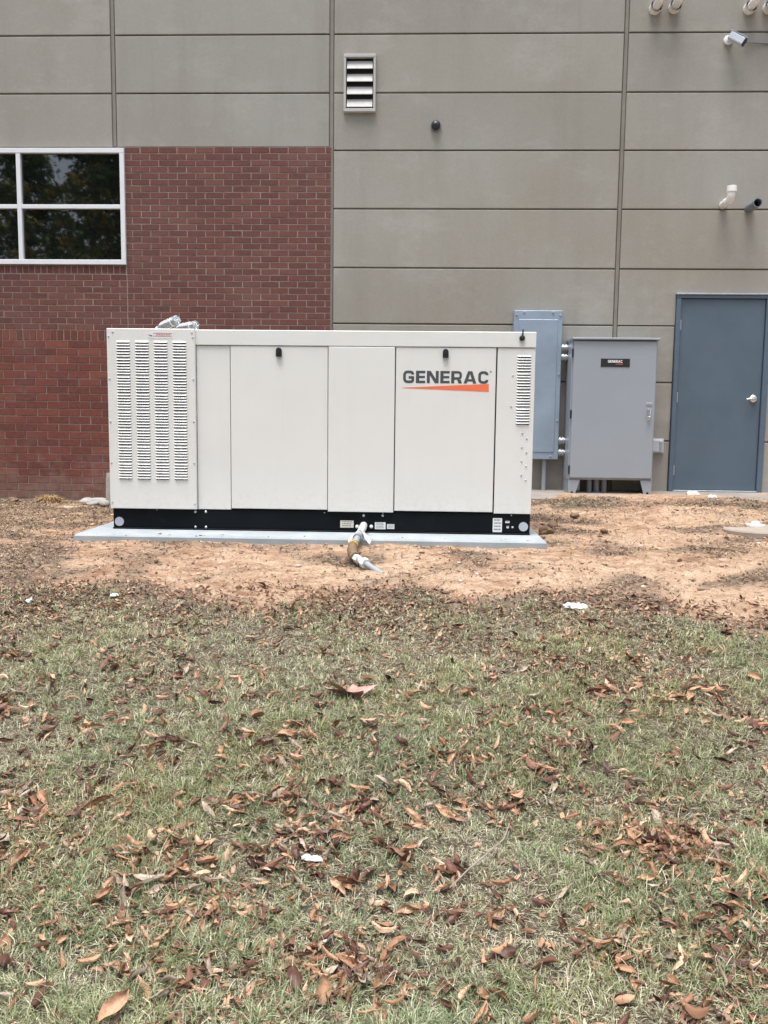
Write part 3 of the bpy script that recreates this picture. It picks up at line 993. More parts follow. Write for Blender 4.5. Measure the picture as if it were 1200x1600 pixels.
# body side and rear skins
m = MB(); m.box(gx1 - .014, gx1 - .006, GYF + .03, gyb, .2245, 1.4985); m.build('end_skin', MAT['cream'], g)
m = MB(); m.box(gx0 + .002, gx0 + .012, GYF + .03, gyb, .2245, 1.4985); m.build('end_skin', MAT['cream'], g)
m = MB(); m.box(gx0 + .0125, gx1 - .0145, gyb - .018, gyb - .008, .2245, 1.4985); m.build('rear_skin', MAT['cream'], g)
# right end louvres seen edge on
m = MB()
for k in range(46):
    z = .42 + k * .0228
    x = gx1 - .006
    v = [(x, y, zz) for y in (GYF + .06, gyb - .12)for zz in (z, z + .017)] + [(x + .016, y, z + .001) for y in (GYF + .07, gyb - .13)]
    m.add(v, [(0, 1, 3, 2), (0, 4, 1), (2, 3, 5), (0, 2, 5, 4), (1, 4, 5, 3)] if False else [(0, 1, 4), (3, 2, 5), (1, 3, 5, 4), (0, 4, 5, 2)])
o = m.build('side_louvres', MAT['cream'], g); o['kind'] = 'stuff'
# front skins
m = MB(); m.box(-2.409, -1.722, GYF - .030, GYF + .03, .2255, 1.6205, c=.004)
lp = m.build('louvred_panel', MAT['cream'], g)
m = MB(); m.box(-1.718, -1.4575, GYF, GYF + .03, .2255, 1.4965, c=.003); m.build('side_panel', MAT['cream'], g)
m = MB(); m.box(-1.452, -.697, GYF - .006, GYF + .02, .2355, 1.4965, c=.004); d1 = m.build('access_door', MAT['cream'], g)
m = MB(); m.box(-.692, -.180, GYF - .012, GYF + .03, .2225, 1.4965, c=.004); m.build('centre_panel', MAT['cream'], g)
m = MB(); m.box(-.1725, .592, GYF - .006, GYF + .02, .2355, 1.4965, c=.004); d2 = m.build('access_door', MAT['cream'], g)
m = MB(); m.box(.603, gx1 - .002, GYF - .004, GYF + .03, .2255, 1.4965, c=.004); ep = m.build('end_panel', MAT['cream'], g)


def louver_mesh(w):
    m = MB()
    hw = w / 2
    ends = 5
    v = []
    # hood: bulges out of the sheet towards its lower lip, rounded off at both ends
    xsn = [-hw, -hw * .92, -hw * .78, hw * .78, hw * .92, hw]
    amp = [0, .72, 1, 1, .72, 0]
    for x, a in zip(xsn, amp):
        v += [(x, -.0002, .0125), (x, -.0002 - .0055 * a, .0065), (x, -.0002 - .0105 * a, .0005 - .0005 * a), (x, -.0002 - .0085 * a, -.0008)]
    f = []
    for i in range(5):
        for k in range(3): f.append((i * 4 + k, i * 4 + k + 1, (i + 1) * 4 + k + 1, (i + 1) * 4 + k))
    m.add(v, f, 0)
    sl = [(-hw * .97, -.0045), (-hw * .85, -.0080), (hw * .85, -.0080), (hw * .97, -.0045), (hw * .9, .0018), (-hw * .9, .0018)]
    m.add([(x, -.0012, z) for x, z in sl], [(0, 1, 2, 3, 4, 5)], 1)  # flat dark strip painting the slot's shade below the hood
    return m.mesh('louver', [MAT['cream'], MAT['opening_shade']], True)


lm = louver_mesh(.109)


def put(name, me, par, loc):
    o = link(name, me)
    o.parent = par
    o.matrix_parent_inverse = world(par).inverted()
    o.location = loc
    return o


for c in (-2.281, -2.134, -1.988, -1.842):
    for gq in range(8):
        for k in range(6):
            put('louver', lm, lp, (c, GYF - .030, 1.514 - gq * .1345 - k * .0216))
lm2 = louver_mesh(.108)
for gq in range(4):
    for k in range(6):
        put('louver', lm2, ep, (.806, GYF - .004, 1.432 - gq * .1335 - k * .0213))
for x, z, par, y in [(-2.361, 1.594, lp, .030), (-1.745, 1.592, lp, .030), (-1.737, 1.556, lp, .030), (-2.393, 1.560, lp, .030)] + \
        [(-2.393, z, lp, .030) for z in (1.235, .905, .585, .275)] + [(-1.737, z, lp, .030) for z in (1.236, .912, .59, .27)] + \
        [(.806 + .036 * (i % 2), .850 - i * .0385 - .030 * (i // 2), ep, .004) for i in range(8)] + [(.722, 1.29, ep, .004), (.716, 1.055, ep, .004)]:
    m = MB(); m.disc(x, z, .0075, GYF - y - .003, GYF - y, 8, dome=.003); m.build('screw', MAT['grey_cap'], par, True)
# warning strip and its round mark
m = MB(); m.box(-2.055, -1.895, GYF - .0316, GYF - .0304, 1.545, 1.592); m.build('warning_label', MAT['sticker'], lp)
m = MB()
for za, zb in ((1.583, 1.587), (1.561, 1.565)): m.add([(-2.045, GYF - .0326, za), (-1.90, GYF - .0326, za), (-1.90, GYF - .0326, zb), (-2.045, GYF - .0326, zb)], [(0, 1, 2, 3)])
for k in range(6):
    xa = -2.02 + k * .019
    m.add([(xa, GYF - .0326, 1.571), (xa + .014, GYF - .0326, 1.571), (xa + .014, GYF - .0326, 1.577), (xa, GYF - .0326, 1.577)], [(0, 1, 2, 3)])
m.build('red_print', MAT['red'], lp)
m = MB(); m.disc(-2.066, 1.567, .022, GYF - .0320, GYF - .0304, 18); m.build('round_label', MAT['sticker'], lp)
m = MB(); m.add([(-2.080, GYF - .0328, 1.570), (-2.064, GYF - .0328, 1.560), (-2.050, GYF - .0328, 1.563), (-2.054, GYF - .0328, 1.571), (-2.066, GYF - .0328, 1.571), (-2.080, GYF - .0328, 1.577)], [(0, 1, 2, 3, 4, 5)]); m.build('print', MAT['print'], lp)
# door latches
for x, par in ((-1.074, d1), (.206, d2)):
    m = MB()
    pl = [(x - .022, 1.418), (x + .022, 1.418)] + [(x + .022 * math.cos(a), 1.462 + .022 * math.sin(a)) for a in [PI * k / 8 for k in range(9)]]
    m.prism(pl, GYF - .030, GYF - .006)
    m.disc(x, 1.458, .012, GYF - .036, GYF - .030, 12)
    m.box(x - .013, x + .013, GYF - .033, GYF - .0302, 1.424, 1.438)
    m.build('latch', MAT['black'], par)
# logo
lettering('GENERAC', -.118, 1.2255, .656, .0935, GYF - .0072).build('lettering', MAT['letter'], d2)
m = MB(); m.add([(-.122, GYF - .0072, 1.190), (-.122, GYF - .0072, 1.187), (.541, GYF - .0072, 1.164), (.541, GYF - .0072, 1.224)], [(0, 1, 2, 3)]); m.build('orange_wedge', MAT['orange'], d2)
m = MB(); seg = 12
v = [(.553 + r * math.cos(2 * PI * k / seg), GYF - .0072, 1.316 + r * math.sin(2 * PI * k / seg)) for r in (.0075, .005) for k in range(seg)]
m.add(v, [(k, (k + 1) % seg, seg + (k + 1) % seg, seg + k) for k in range(seg)])
m.add([(.551, GYF - .0072, 1.313), (.5535, GYF - .0072, 1.313), (.5535, GYF - .0072, 1.319), (.551, GYF - .0072, 1.319)], [(0, 1, 2, 3)])
m.build('registered_mark', MAT['letter'], d2)
# antenna
m = MB(); m.disc(.783, 1.570, .021, GYF - .032, GYF - .012, 18, dome=.004)
m.tube([(.783, GYF - .028, 1.575), (.786, GYF - .028, 1.60), (.788, GYF - .028, 1.636)], [.009, .006, .0045], 8)
m.build('antenna', MAT['black'], g, True)


# --- two clear bottles lying on the roof
def bottle(loc, ang, tiltz, scale, label):
    t_ = thing('water_bottle', loc, label, 'bottle', 'empty clear bottles on the generator')
    prof = [(-.110, .010), (-.108, .026), (-.100, .033), (-.075, .033), (-.060, .030), (-.045, .033), (-.010, .033), (.0, .0315), (.012, .033), (.045, .031), (.072, .020), (.085, .0135)]
    m = MB(); m.tube([(a * scale, 0, 0) for a, r in prof], [r * scale for a, r in prof], 16); bo = m.build('body', MAT['bottle'], None, True)
    m = MB(); m.tube([(-.064 * scale, 0, 0), (-.056 * scale, 0, 0)], .0335 * scale, 16, cap=False); m.tube([(.0855 * scale, 0, 0), (.105 * scale, 0, 0)], .0155 * scale, 14); ca = m.build('cap', MAT['white_frame'], None, True)
    for o in (bo, ca): o.parent = t_
    t_.rotation_euler = (0, tiltz, ang)
    return t_


bottle((-1.985, 6.86, 1.672), math.radians(150), math.radians(15), 1.12, 'clear plastic bottle lying on top of the generator, left of the two')
bottle((-1.850, 6.90, 1.655), math.radians(152), math.radians(5), 1.1, 'clear plastic bottle lying on top of the generator, right of the two')
m = MB(); m.tube([(-1.925, 6.86, 1.617), (-1.925, 6.86, 1.662)], .010, 10)
tag(m.build('brass_fitting', simple('brass', (.45, .30, .14), .45, metal=.6)), 'small brass stub standing on the roof between the two bottles', 'fitting')

# --- gas line
t_ = thing('gas_pipe', (-.42, 6.2, .08), 'taped gas pipe coming out of the black base into the clay', 'gas pipe')
MB().tube([(-.410, GYF + .0, .117), (-.410, 6.60, .115), (-.412, 6.47, .108), (-.418, 6.36, .098)], [.029, .031, .028, .029], 14).build('taped_pipe', MAT['tape'], t_, True)
m = MB()
for sx in (-1, 1):
    v = [(-.415 + sx * .008, 6.36, .125), (-.415 + sx * .045, 6.33, .105), (-.415 + sx * .085, 6.29, .055), (-.415 + sx * .074, 6.27, .035), (-.415 + sx * .040, 6.31, .070)]
    v2 = [(a + .004, b + .006, c - .010) for a, b, c in v]
    m.add(v + v2, [(0, 1, 2, 3, 4), (9, 8, 7, 6, 5)] + [(i, i + 5, (i + 1) % 5 + 5, (i + 1) % 5) for i in range(5)])
m.build('tape_flap', MAT['tape'], t_)
MB().tube([(-.418, 6.37, .097), (-.430, 6.20, .075), (-.440, 6.08, .055)], .024, 14).build('iron_pipe', MAT['conduit'], t_, True)
MB().tube([(-.424, 6.27, .084), (-.428, 6.235, .080)], .034, 14).build('collar', MAT['galv'], t_, True)
MB().tube([(-.441, 6.085, .055), (-.446, 6.045, .048), (-.447, 6.00, .030), (-.440, 5.965, .006), (-.420, 5.93, -.015)], [.029, .034, .037, .035, .029], 16).build('elbow', MAT['rust'], t_, True)
m = MB()
for k, (yy, zz) in enumerate(((6.085, .056), (6.068, .053))):
    m.tube([(-.441 - .003 * k, yy, zz), (-.442 - .003 * k, yy - .009, zz - .002)], .0355 + .002 * k, 16)
m.build('thread_tape', MAT['yellow'], t_, True)
m = MB()
m.tube([(-.428, 5.945, -.006), (-.416, 5.920, -.012)], .040, 14); m.tube([(-.441, 6.082, .0545), (-.442, 6.064, .052)], .0385, 14)
m.build('elbow_rim', MAT['rust'], t_, True)
MB().tube([(-.416, 5.92, -.012), (-.385, 5.868, -.020)], .030, 6).build('hex_nut', MAT['tape'], t_)
MB().tube([(-.385, 5.868, -.020), (-.360, 5.832, -.026)], .023, 14).build('coupling', MAT['tape'], t_, True)
MB().tube([(-.360, 5.832, -.026), (-.335, 5.800, -.033)], .036, 6).build('hex_nut', MAT['white_frame'], t_)
pp = [Vector((-.335, 5.80, -.033)).lerp(Vector((-.215, 5.655, -.080)), k / 24) for k in range(25)]
MB().tube(pp, [.0215 if k % 2 else .0185 for k in range(25)], 12).build('flexible_line', MAT['conduit'], t_, True)


# ------------------------------------------------------------------ small things on the ground
def gz(x, y): return float(ground_z(np.array([x]), np.array([y]))[0])


def lump(name, x, y, sx, sy, sz, mat, seed, rough=.25, sink=.3, rot=0.0):
    bm = bmesh.new()
    bmesh.ops.create_icosphere(bm, subdivisions=3, radius=1)
    r = random.Random(seed)
    dirs = [Vector((r.uniform(-1, 1), r.uniform(-1, 1), r.uniform(-1, 1))).normalized() for _ in range(14)]
    for v in bm.verts:
        d = 1 + sum(rough * max(0, v.co.normalized().dot(q) - .55) * (1 if i % 2 else -1.4) for i, q in enumerate(dirs))
        v.co = Vector((v.co.x * sx, v.co.y * sy, v.co.z * sz)) * d
    me = bpy.data.meshes.new(name); bm.to_mesh(me); bm.free()
    me.materials.append(mat)
    o = link(name, me)
    o.location = (x, y, gz(x, y) + sz * (1 - sink)); o.rotation_euler = (r.uniform(-.15, .15), r.uniform(-.15, .15), rot)
    return o


tag(lump('foam_block', -3.42, 9.10, .16, .045, .040, MAT['foam'], 3, .5, .3, .25), 'broken pale block lying at the foot of the brick wall near the post', 'debris')
tag(lump('rock', -3.62, 9.3, .07, .06, .04, MAT['stone'], 5), 'grey rock lying left of the broken pale block', 'rock')
tag(lump('rock', -3.28, 8.95, .06, .05, .04, MAT['stone'], 6), 'grey rock between pale block and generator corner', 'rock')
tag(lump('rock', -4.45, 9.35, .055, .05, .03, MAT['rust'], 7, .5), 'brown rock near the left edge at the foot of the brick wall', 'rock')
m = MB(); m.box(-3.58, -3.40, 8.60, 8.625, .0, .018, c=.002); o = m.build('wood_slat', MAT['cream_tag']); o.location.z = gz(-3.5, 8.6); tag(o, 'short pale slat of wood lying on the soil left of the generator', 'wood slat')
m = MB(); m.prism([(-3.30, -.05), (-3.12, -.05), (-3.12, .345), (-3.155, .36), (-3.285, .345), (-3.292, .27)], 9.02, 9.06)
tag(m.build('board', MAT['wood']), 'weathered grey board standing upright half behind the generator', 'board')
# straw clump
mb = MB()
r = random.Random(5)
for _ in range(520):
    a, l = r.uniform(0, 2 * PI), r.uniform(.07, .17)
    rr = abs(r.gauss(0, .055)); bx, by = -4.10 + rr * math.cos(a), 9.46 + rr * .7 * math.sin(a)
    e = r.uniform(.25, 1.2); d = Vector((math.cos(a) * math.cos(e), math.sin(a) * math.cos(e), math.sin(e)))
    q = Vector((bx, by, gz(bx, by) - .005)); s_ = Vector((-math.sin(a), math.cos(a), 0)) * .0035
    mid = q + d * l * .6; tip = q + d * l + Vector((math.cos(a), math.sin(a), -1.2)) * l * .35
    mb.add([q - s_, q + s_, mid + s_, mid - s_, tip], [(0, 1, 2, 3), (3, 2, 4)])
tag(mb.build('straw_clump', MAT['straw']), 'tuft of dry straw-coloured grass at the foot of the brick wall', 'dry grass tuft')


def wrapper(x, y, l, wd, h, rot, label, seed, mat='cloth', cat='litter'):
    r = random.Random(seed)
    nu, nv = 12, 7
    m = MB(); v = []
    for i in range(nu):
        for j in range(nv):
            u, q = i / (nu - 1) - .5, j / (nv - 1) - .5
            k = math.sqrt(max(0, 1 - (2 * u) ** 2 * .8)) * (1 - .3 * math.exp(-(u * 9) ** 2))
            v.append((u * l + r.uniform(-.03, .03) * l, q * wd * (k + .15) + r.uniform(-.06, .06) * wd, h * k * math.cos(q * PI) ** .7 * r.uniform(.5, 1.1) + .004))
    m.add(v, [(i * nv + j, (i + 1) * nv + j, (i + 1) * nv + j + 1, i * nv + j + 1) for i in range(nu - 1) for j in range(nv - 1)])
    o = m.build(cat, MAT[mat], None, False)
    o.location = (x, y, gz(x, y) + (.016 if y < 4.9 else .003)); o.rotation_euler = (0, 0, rot)
    return tag(o, label, cat)


wrapper(.96, 5.13, .14, .055, .035, -.15, 'crumpled white paper at the edge of the lawn on the right', 2, cat='paper')
wrapper(-.345, 2.86, .075, .024, .018, -.15, 'small white scrap lying among leaves in the middle of the lawn', 3, cat='paper scrap')
wrapper(-1.84, 5.14, .05, .035, .02, .3, 'small white scrap on bare soil in front of the generator left end', 4, cat='paper scrap')
wrapper(-2.33, 5.05, .045, .035, .025, 1.0, 'small white scrap near the left edge of the lawn', 5, cat='paper scrap')
wrapper(2.93, 9.25, .14, .07, .05, .1, 'crumpled white scrap on the concrete just in front of the door', 6, cat='paper scrap').location.z = .18
wrapper(3.04, 8.98, .10, .06, .04, .4, 'smaller white scrap on the concrete nearest the clay in front of the door', 7, cat='paper scrap').location.z = .175
for k, (x, y, s, lab) in enumerate(((1.42, 7.72, .035, 'dark clod on the clay nearest the grey cabinet'), (1.15, 7.25, .04, 'brown clod of soil to the right of the concrete pad'),
                                   (1.55, 7.12, .028, 'small dark clod lying alone on pale clay'), (1.05, 6.9, .045, 'brown clod at the front right corner of the pad'))):
    tag(lump('clod', x, y, s * 1.3, s, s * .8, MAT['rust'], 20 + k, .4), lab, 'clod of soil')

# manhole
t_ = thing('cleanout_cover', (2.86, 7.28, .05), 'round concrete cover with a white cap set in the clay at right', 'cleanout cover')
m = MB(); seg = 36
zc = gz(2.86, 7.28) + .006
v = [(2.86 + .30 * k_ * math.cos(2 * PI * k / seg), 7.28 + .30 * k_ * math.sin(2 * PI * k / seg), zc + dz) for k_, dz in ((1.0, -.08), (1.0, .0), (.96, .012)) for k in range(seg)]
m.add(v, [(a * seg + k, a * seg + (k + 1) % seg, (a + 1) * seg + (k + 1) % seg, (a + 1) * seg + k) for a in (0, 1) for k in range(seg)] + [tuple(2 * seg + k for k in range(seg))])
m.build('collar', MAT['cover_concrete'], t_)
m = MB(); m.tube([(2.88, 7.40, zc + .013), (2.88, 7.40, zc + .028)], .075, 20); m.tube([(2.88, 7.40, zc + .0285), (2.88, 7.40, zc + .055)], .035, 4); m.build('cap', MAT['pvc'], t_)

# stick in the lawn
m = MB()
pts = [(.13, 2.72), (.20, 2.80), (.26, 2.86), (.33, 2.96), (.36, 3.05)]
m.tube([(x, y, gz(x, y) + .035) for x, y in pts], [.0025, .0032, .003, .0028, .002], 7)
tag(m.build('twig', MAT['stick'], None, True), 'thin pale grey twig lying in the grass right of the white scrap', 'twig')
for k, (pts, lab) in enumerate((([(2.10, 6.05), (2.13, 6.12), (2.18, 6.2), (2.18, 6.3)], 'thin dark curved twig on the clay at right'), ([(2.15, 6.42), (2.32, 6.46), (2.45, 6.44)], 'thin dark straight twig on the clay near the round cover'))):
    m = MB(); m.tube([(x, y, gz(x, y) + .012 + (.02 * i if k == 0 else 0)) for i, (x, y) in enumerate(pts)], .0045, 6)
    tag(m.build('twig', MAT['rust'], None, True), lab, 'twig')


# ================================================================== FALLEN LEAVES
def leaf_mesh(L, Wd, curl, bend, twist, seed, mat, name='fallen_leaf'):
    r = random.Random(seed)
    nu, nv = 9, 5
    v = []
    for i in range(nu):
        u = i / (nu - 1)
        hw = Wd / 2 * (math.sin(PI * min(1, max(0, u * .96 + .02))) ** .75) * (1 + r.uniform(-.08, .08))
        a0 = bend * (u - .5)
        R = L / bend if abs(bend) > .05 else None
        cx = R * math.sin(a0) if R else (u - .5) * L
        cz = R * (1 - math.cos(a0)) if R else 0
        nxv, nzv = -math.sin(a0), math.cos(a0)
        c = curl * (.75 + .5 * u) + r.uniform(-.15, .15)
        tw = twist * (u - .5)
        for j in range(nv):
            q = j / (nv - 1) * 2 - 1
            if abs(c) > .05:
                rad = hw / c
                yy, hh = rad * math.sin(q * c), rad * (1 - math.cos(q * c))
            else: yy, hh = hw * q, 0
            hh += r.uniform(-.0018, .0018) - .004 * (1 - abs(q)) * (1 if c > 0 else -1)
            yy, hh = yy * math.cos(tw) - hh * math.sin(tw), yy * math.sin(tw) + hh * math.cos(tw)
            v.append((cx + nxv * hh, yy, cz + nzv * hh))
    f = [(i * nv + j, (i + 1) * nv + j, (i + 1) * nv + j + 1, i * nv + j + 1) for i in range(nu - 1) for j in range(nv - 1)]
    zmin = min(p[2] for p in v)
    v = [(a, b, c - zmin) for a, b, c in v]
    o = len(v); e = v[nv // 2]
    v += [(e[0] - .0, e[1] - .0015, e[2]), (e[0], e[1] + .0015, e[2]), (e[0] - L * .14, e[1] + .001, e[2] + .004)]
    f.append((o, o + 1, o + 2))
    me = bpy.data.meshes.new(name); me.from_pydata(v, [], f); me.materials.append(mat)
    me.polygons.foreach_set('use_smooth', [True] * len(f))
    return me


KINDS = [('leaf_tan', 'curled tan-brown dry leaf fallen in the winter grass', 'tan leaves fallen on the lawn', .50),
         ('leaf_russet', 'dark russet dry leaf fallen in the winter grass', 'dark russet leaves fallen on the lawn', .38),
         ('leaf_grey', 'faded grey-tan dry leaf fallen in the winter grass', 'faded grey leaves fallen on the lawn', .12)]
LV = []
for ki, (mn, lab, grp, pr) in enumerate(KINDS):
    LV.append([leaf_mesh(.094 * random.uniform(.7, 1.15), .041 * random.uniform(.75, 1.25), random.choice([-1, 1, 1]) * random.uniform(.8, 2.9), random.uniform(-1.3, 1.3), random.uniform(-2.0, 2.0), 100 * ki + k, MAT[mn]) for k in range(16)])

clusters = [(.90, 2.96, .07, 70), (-.35, 2.92, .08, 24), (-.75, 2.60, .12, 30), (-.25, 2.42, .09, 26), (1.25, 2.62, .08, 20), (-.95, 2.35, .18, 20), (-.55, 2.85, .22, 22), (-1.05, 3.25, .2, 18), (-.75, 2.2, .12, 10), (.2, 2.35, .2, 16), (.75, 2.4, .15, 10), (-.35, 3.6, .2, 16), (.4, 3.3, .2, 12), (-1.6, 3.0, .2, 14), (-2.0, 4.1, .3, 18), (1.6, 4.0, .3, 20),
            (.901, 2.96, .16, 34), (-.35, 2.95, .16, 12), (-.62, 3.25, .22, 26), (-.05, 3.35, .2, 22), (-.20, 2.4, .16, 26), (-.45, 2.55, .2, 14), (-1.85, 3.55, .22, 16), (.55, 2.5, .2, 16),
            (-.85, 2.6, .25, 16), (1.02, 2.5, .12, 12), (-1.25, 2.95, .2, 18), (-.9, 3.0, .2, 16), (.35, 2.75, .2, 14), (.05, 3.05, .25, 16), (-.1, 2.6, .15, 10), (1.1, 3.5, .3, 20), (-1.35, 3.5, .3, 14), (.9, 4.3, .5, 26), (-1.5, 4.5, .5, 22), (.0, 4.2, .5, 14)]
LP = []
for x, y, s, n in clusters:
    for _ in range(int(n * .5)): LP.append((random.gauss(x, s * .9), random.gauss(y, s * .7)))
    for _ in range(max(3, n // 4)):                 # tight little drifts inside each scatter
        a_, b_ = random.gauss(x, s), random.gauss(y, s * .8)
        for _ in range(random.randint(5, 13)): LP.append((random.gauss(a_, .062), random.gauss(b_, .036)))
for _ in range(420):
    y = 2.0 + 2.6 * random.random() ** 1.1
    LP.append((random.uniform(-.58 * y - .2, .55 * y + .25), y))
for _ in range(650):
    y = random.uniform(3.5, 5.35)
    LP.append((random.uniform(-.58 * y - .2, .55 * y + .25), y))
LP = [q for q in LP if 1.6 < q[1] < 5.5]
LPx = np.array([q[0] for q in LP]); LPy = np.array([q[1] for q in LP])
LPz = ground_z(LPx, LPy)


def view_xy(x, y, z):
    d = Vector((x, y, z)) - CAM
    q = d.dot(w_)
    return 600 + FPX * d.dot(right) / q, 800 - FPX * d.dot(up) / q, q


cand = []
for i in range(len(LP)):
    a, b, q = view_xy(LPx[i], LPy[i], LPz[i])
    cand.append((not (-10 < a < 1210 and b < 1615), q, i))
order = sorted(cand)
stuff_leaf = {0: [], 1: [], 2: []}
for rank, (off, q, i) in enumerate(order):
    u = random.random(); ki = 0 if u < .50 else (1 if u < .88 else 2)
    me = random.choice(LV[ki])
    s = random.uniform(.35, 1.05) * (1.0 if LPy[i] < 4.2 else .8)
    lift = random.uniform(.000, .022) if LPy[i] < 4.9 else random.uniform(.002, .012)
    rot = (random.gauss(0, .6), random.gauss(0, .38), random.uniform(0, 2 * PI))
    if rank < 300 and not off:
        o = link('fallen_leaf', me)
        o.location = (LPx[i], LPy[i], LPz[i] + lift)
        o.rotation_euler = rot; o.scale = (s * random.uniform(.7, 1.15), s * random.uniform(.7, 1.3), s * random.uniform(.7, 1.2))
        tag(o, KINDS[ki][1], 'leaf', KINDS[ki][2])
    else:
        from mathutils import Euler
        mtx = Matrix.Translation((LPx[i], LPy[i], LPz[i] + lift)) @ Euler(rot).to_matrix().to_4x4() @ Matrix.Scale(s, 4)
        stuff_leaf[ki].append((me, mtx))
allm = MB()
for ki in range(3):
    for me, mtx in stuff_leaf[ki]:
        allm.add([mtx @ v.co for v in me.vertices], [tuple(p.vertices) for p in me.polygons], ki)
me = bpy.data.meshes.new('leaf_litter'); me.from_pydata(allm.v, [], allm.f)
for k in KINDS: me.materials.append(MAT[k[0]])
me.polygons.foreach_set('material_index', allm.m)
tag(link('leaf_litter', me), 'smaller dry leaves scattered over the far part of the lawn', 'leaves', kind='stuff')

# the pale pinkish lobed leaf and the big leaf near the camera
m = MB(); pts = []
for k in range(40):
    a = 2 * PI * k / 40
    rr = .050 + .055 * abs(math.cos(2.5 * a)) ** 2.2 + .008 * math.cos(15 * a)
    pts.append((rr * 1.25 * math.cos(a), rr * .95 * math.sin(a), .02 * math.sin(2 * a + .5) + .035 * (rr / .11) ** 2))
m.add([(0, 0, .0)] + pts, [(0, 1 + k, 1 + (k + 1) % 40) for k in range(40)])
o = m.build('lobed_leaf', MAT['maple'])
o.location = (-.306, 3.97, gz(-.306, 3.97) + .03); o.rotation_euler = (-.25, .12, .3)
tag(o, 'large pale pinkish lobed leaf lying alone in mid lawn', 'leaf')
o = link('broad_leaf', leaf_mesh(.11, .062, 1.2, .8, 1.0, 994, MAT['leaf_tan'], 'broad_leaf'))
o.location = (-.80, 2.16, gz(-.80, 2.16) + .03); o.rotation_euler = (.35, -.35, 1.0)
tag(o, 'broad tan leaf propped up at the bottom left edge of the picture', 'leaf')

# ================================================================== GRASS
def blades(name, bx, by, h, wdt, el, az, bend, tint, mat, zoff=0.0):
    n = len(bx)
    z = ground_z(bx, by) + zoff
    dx, dy = np.cos(az), np.sin(az)
    sx, sy = -np.sin(az) * wdt / 2, np.cos(az) * wdt / 2
    P = []
    e = el.copy(); cx, cy, cz = bx.copy(), by.copy(), z - .004
    az2 = az.copy()
    lens = [0, .36, .34, .30]
    wk = [1, .95, .7, 0]
    for k in range(4):
        if k:
            cx = cx + np.cos(az2) * np.cos(e) * h * lens[k]; cy = cy + np.sin(az2) * np.cos(e) * h * lens[k]; cz = cz + np.sin(e) * h * lens[k]
            e = e - bend; az2 = az2 + (bend - .3) * .7
            cz = np.maximum(cz, z + .002)
        if k < 3:
            P.append(np.stack([cx - sx * wk[k], cy - sy * wk[k], cz], -1)); P.append(np.stack([cx + sx * wk[k], cy + sy * wk[k], cz], -1))
        else: P.append(np.stack([cx, cy, cz], -1))
    V = np.stack(P, 1).reshape(-1, 3)
    b = np.arange(n)[:, None] * 7
    loops = np.concatenate([b + np.array([[0, 1, 3, 2]]), b + np.array([[2, 3, 5, 4]]), b + np.array([[4, 5, 6]])], 1).ravel()
    tot = np.tile([4, 4, 3], n)
    st = np.concatenate([[0], np.cumsum(tot)[:-1]])
    return np_mesh(name, V, loops, st, tot, mat, np.repeat(tint, 7, 0), smooth=True)


NT = 30000
ty = 1.7 + 3.9 * rng.random(NT); tx = (rng.random(NT) * 2 - 1) * (.60 * ty + .35)
tk = rng.random(NT) < lawn_mask(tx, ty) * (.50 + .50 * sstep(.38, .54, fbm(tx, ty, 5.5, 301, 3)))
tx, ty = tx[tk], ty[tk]
per = rng.integers(7, 24, len(tx))
ti = np.repeat(np.arange(len(tx)), per)
ang = rng.uniform(0, 2 * PI, len(ti)); rr_ = np.abs(rng.normal(0, .013, len(ti)))
xx = tx[ti] + rr_ * np.cos(ang); yy = ty[ti] + rr_ * np.sin(ang)
tg = rng.random(len(tx)); th = rng.uniform(.6, 1.25, len(tx))
NS = 150000
sy_ = 1.7 + 3.9 * rng.random(NS); sx_ = (rng.random(NS) * 2 - 1) * (.60 * sy_ + .35)
sk = rng.random(NS) < lawn_mask(sx_, sy_)
sx_, sy_ = sx_[sk], sy_[sk]
az = np.concatenate([ang + rng.normal(0, .6, len(ang)), rng.uniform(0, 2 * PI, len(sx_))])
tuft = np.concatenate([np.ones(len(xx), bool), np.zeros(len(sx_), bool)])
tgv = np.concatenate([tg[ti], rng.random(len(sx_))]); thv = np.concatenate([th[ti], np.ones(len(sx_))])
xx = np.concatenate([xx, sx_]); yy = np.concatenate([yy, sy_])
n = len(xx)
g1 = fbm(xx, yy, 1.1, 311, 3); g2 = fbm(xx, yy, 4.0, 321, 3)
green = sstep(.38, .62, .55 * g1 + .45 * g2 + .05 * sstep(4.8, 3.2, yy) + .16 * np.exp(-(((xx - .85) / .35) ** 2 + ((yy - 2.75) / .25) ** 2)) + (tgv - .5) * .22)
far = sstep(3.6, 5.2, yy)
u = rng.random(n); vv = rng.random((n, 1))
pg = np.where(tuft, .20 + .50 * green, .05)
warm = (fbm(xx, yy, 2.0, 331, 3) - .5)[:, None]
cg = np.array([.250, .305, .135]) * (.45 + .95 * vv) + np.array([.07, .05, .03]) * rng.random((n, 1))
cg = cg * (1 + np.array([.5, .1, -.2]) * warm)
cs = np.array([.75, .71, .52]) * (.52 + .58 * vv)
cb = np.array([.34, .28, .20]) * (.22 + 1.1 * vv)
col = np.where((u < pg)[:, None], cg, np.where((u < pg + (1 - pg) * .60)[:, None], cs, cb))
h = rng.uniform(.022, .062, n) * (.8 + .45 * green) * (1 - .25 * far) * thv
el = np.where(tuft, rng.uniform(.30, 1.35, n), rng.uniform(.02, .40, n))
tag(link('grass', blades('grass', xx, yy, h, rng.uniform(.0016, .0032, n) * (1 + .3 * far), el, az, rng.uniform(-.1, .85, n), col, MAT['blade'])),
    'patchy winter lawn of green and straw-coloured blades', 'grass', kind='stuff')
NC = 26000
yy = 1.8 + 3.6 * rng.random(NC); xx = (rng.random(NC) * 2 - 1) * (.60 * yy + .3)
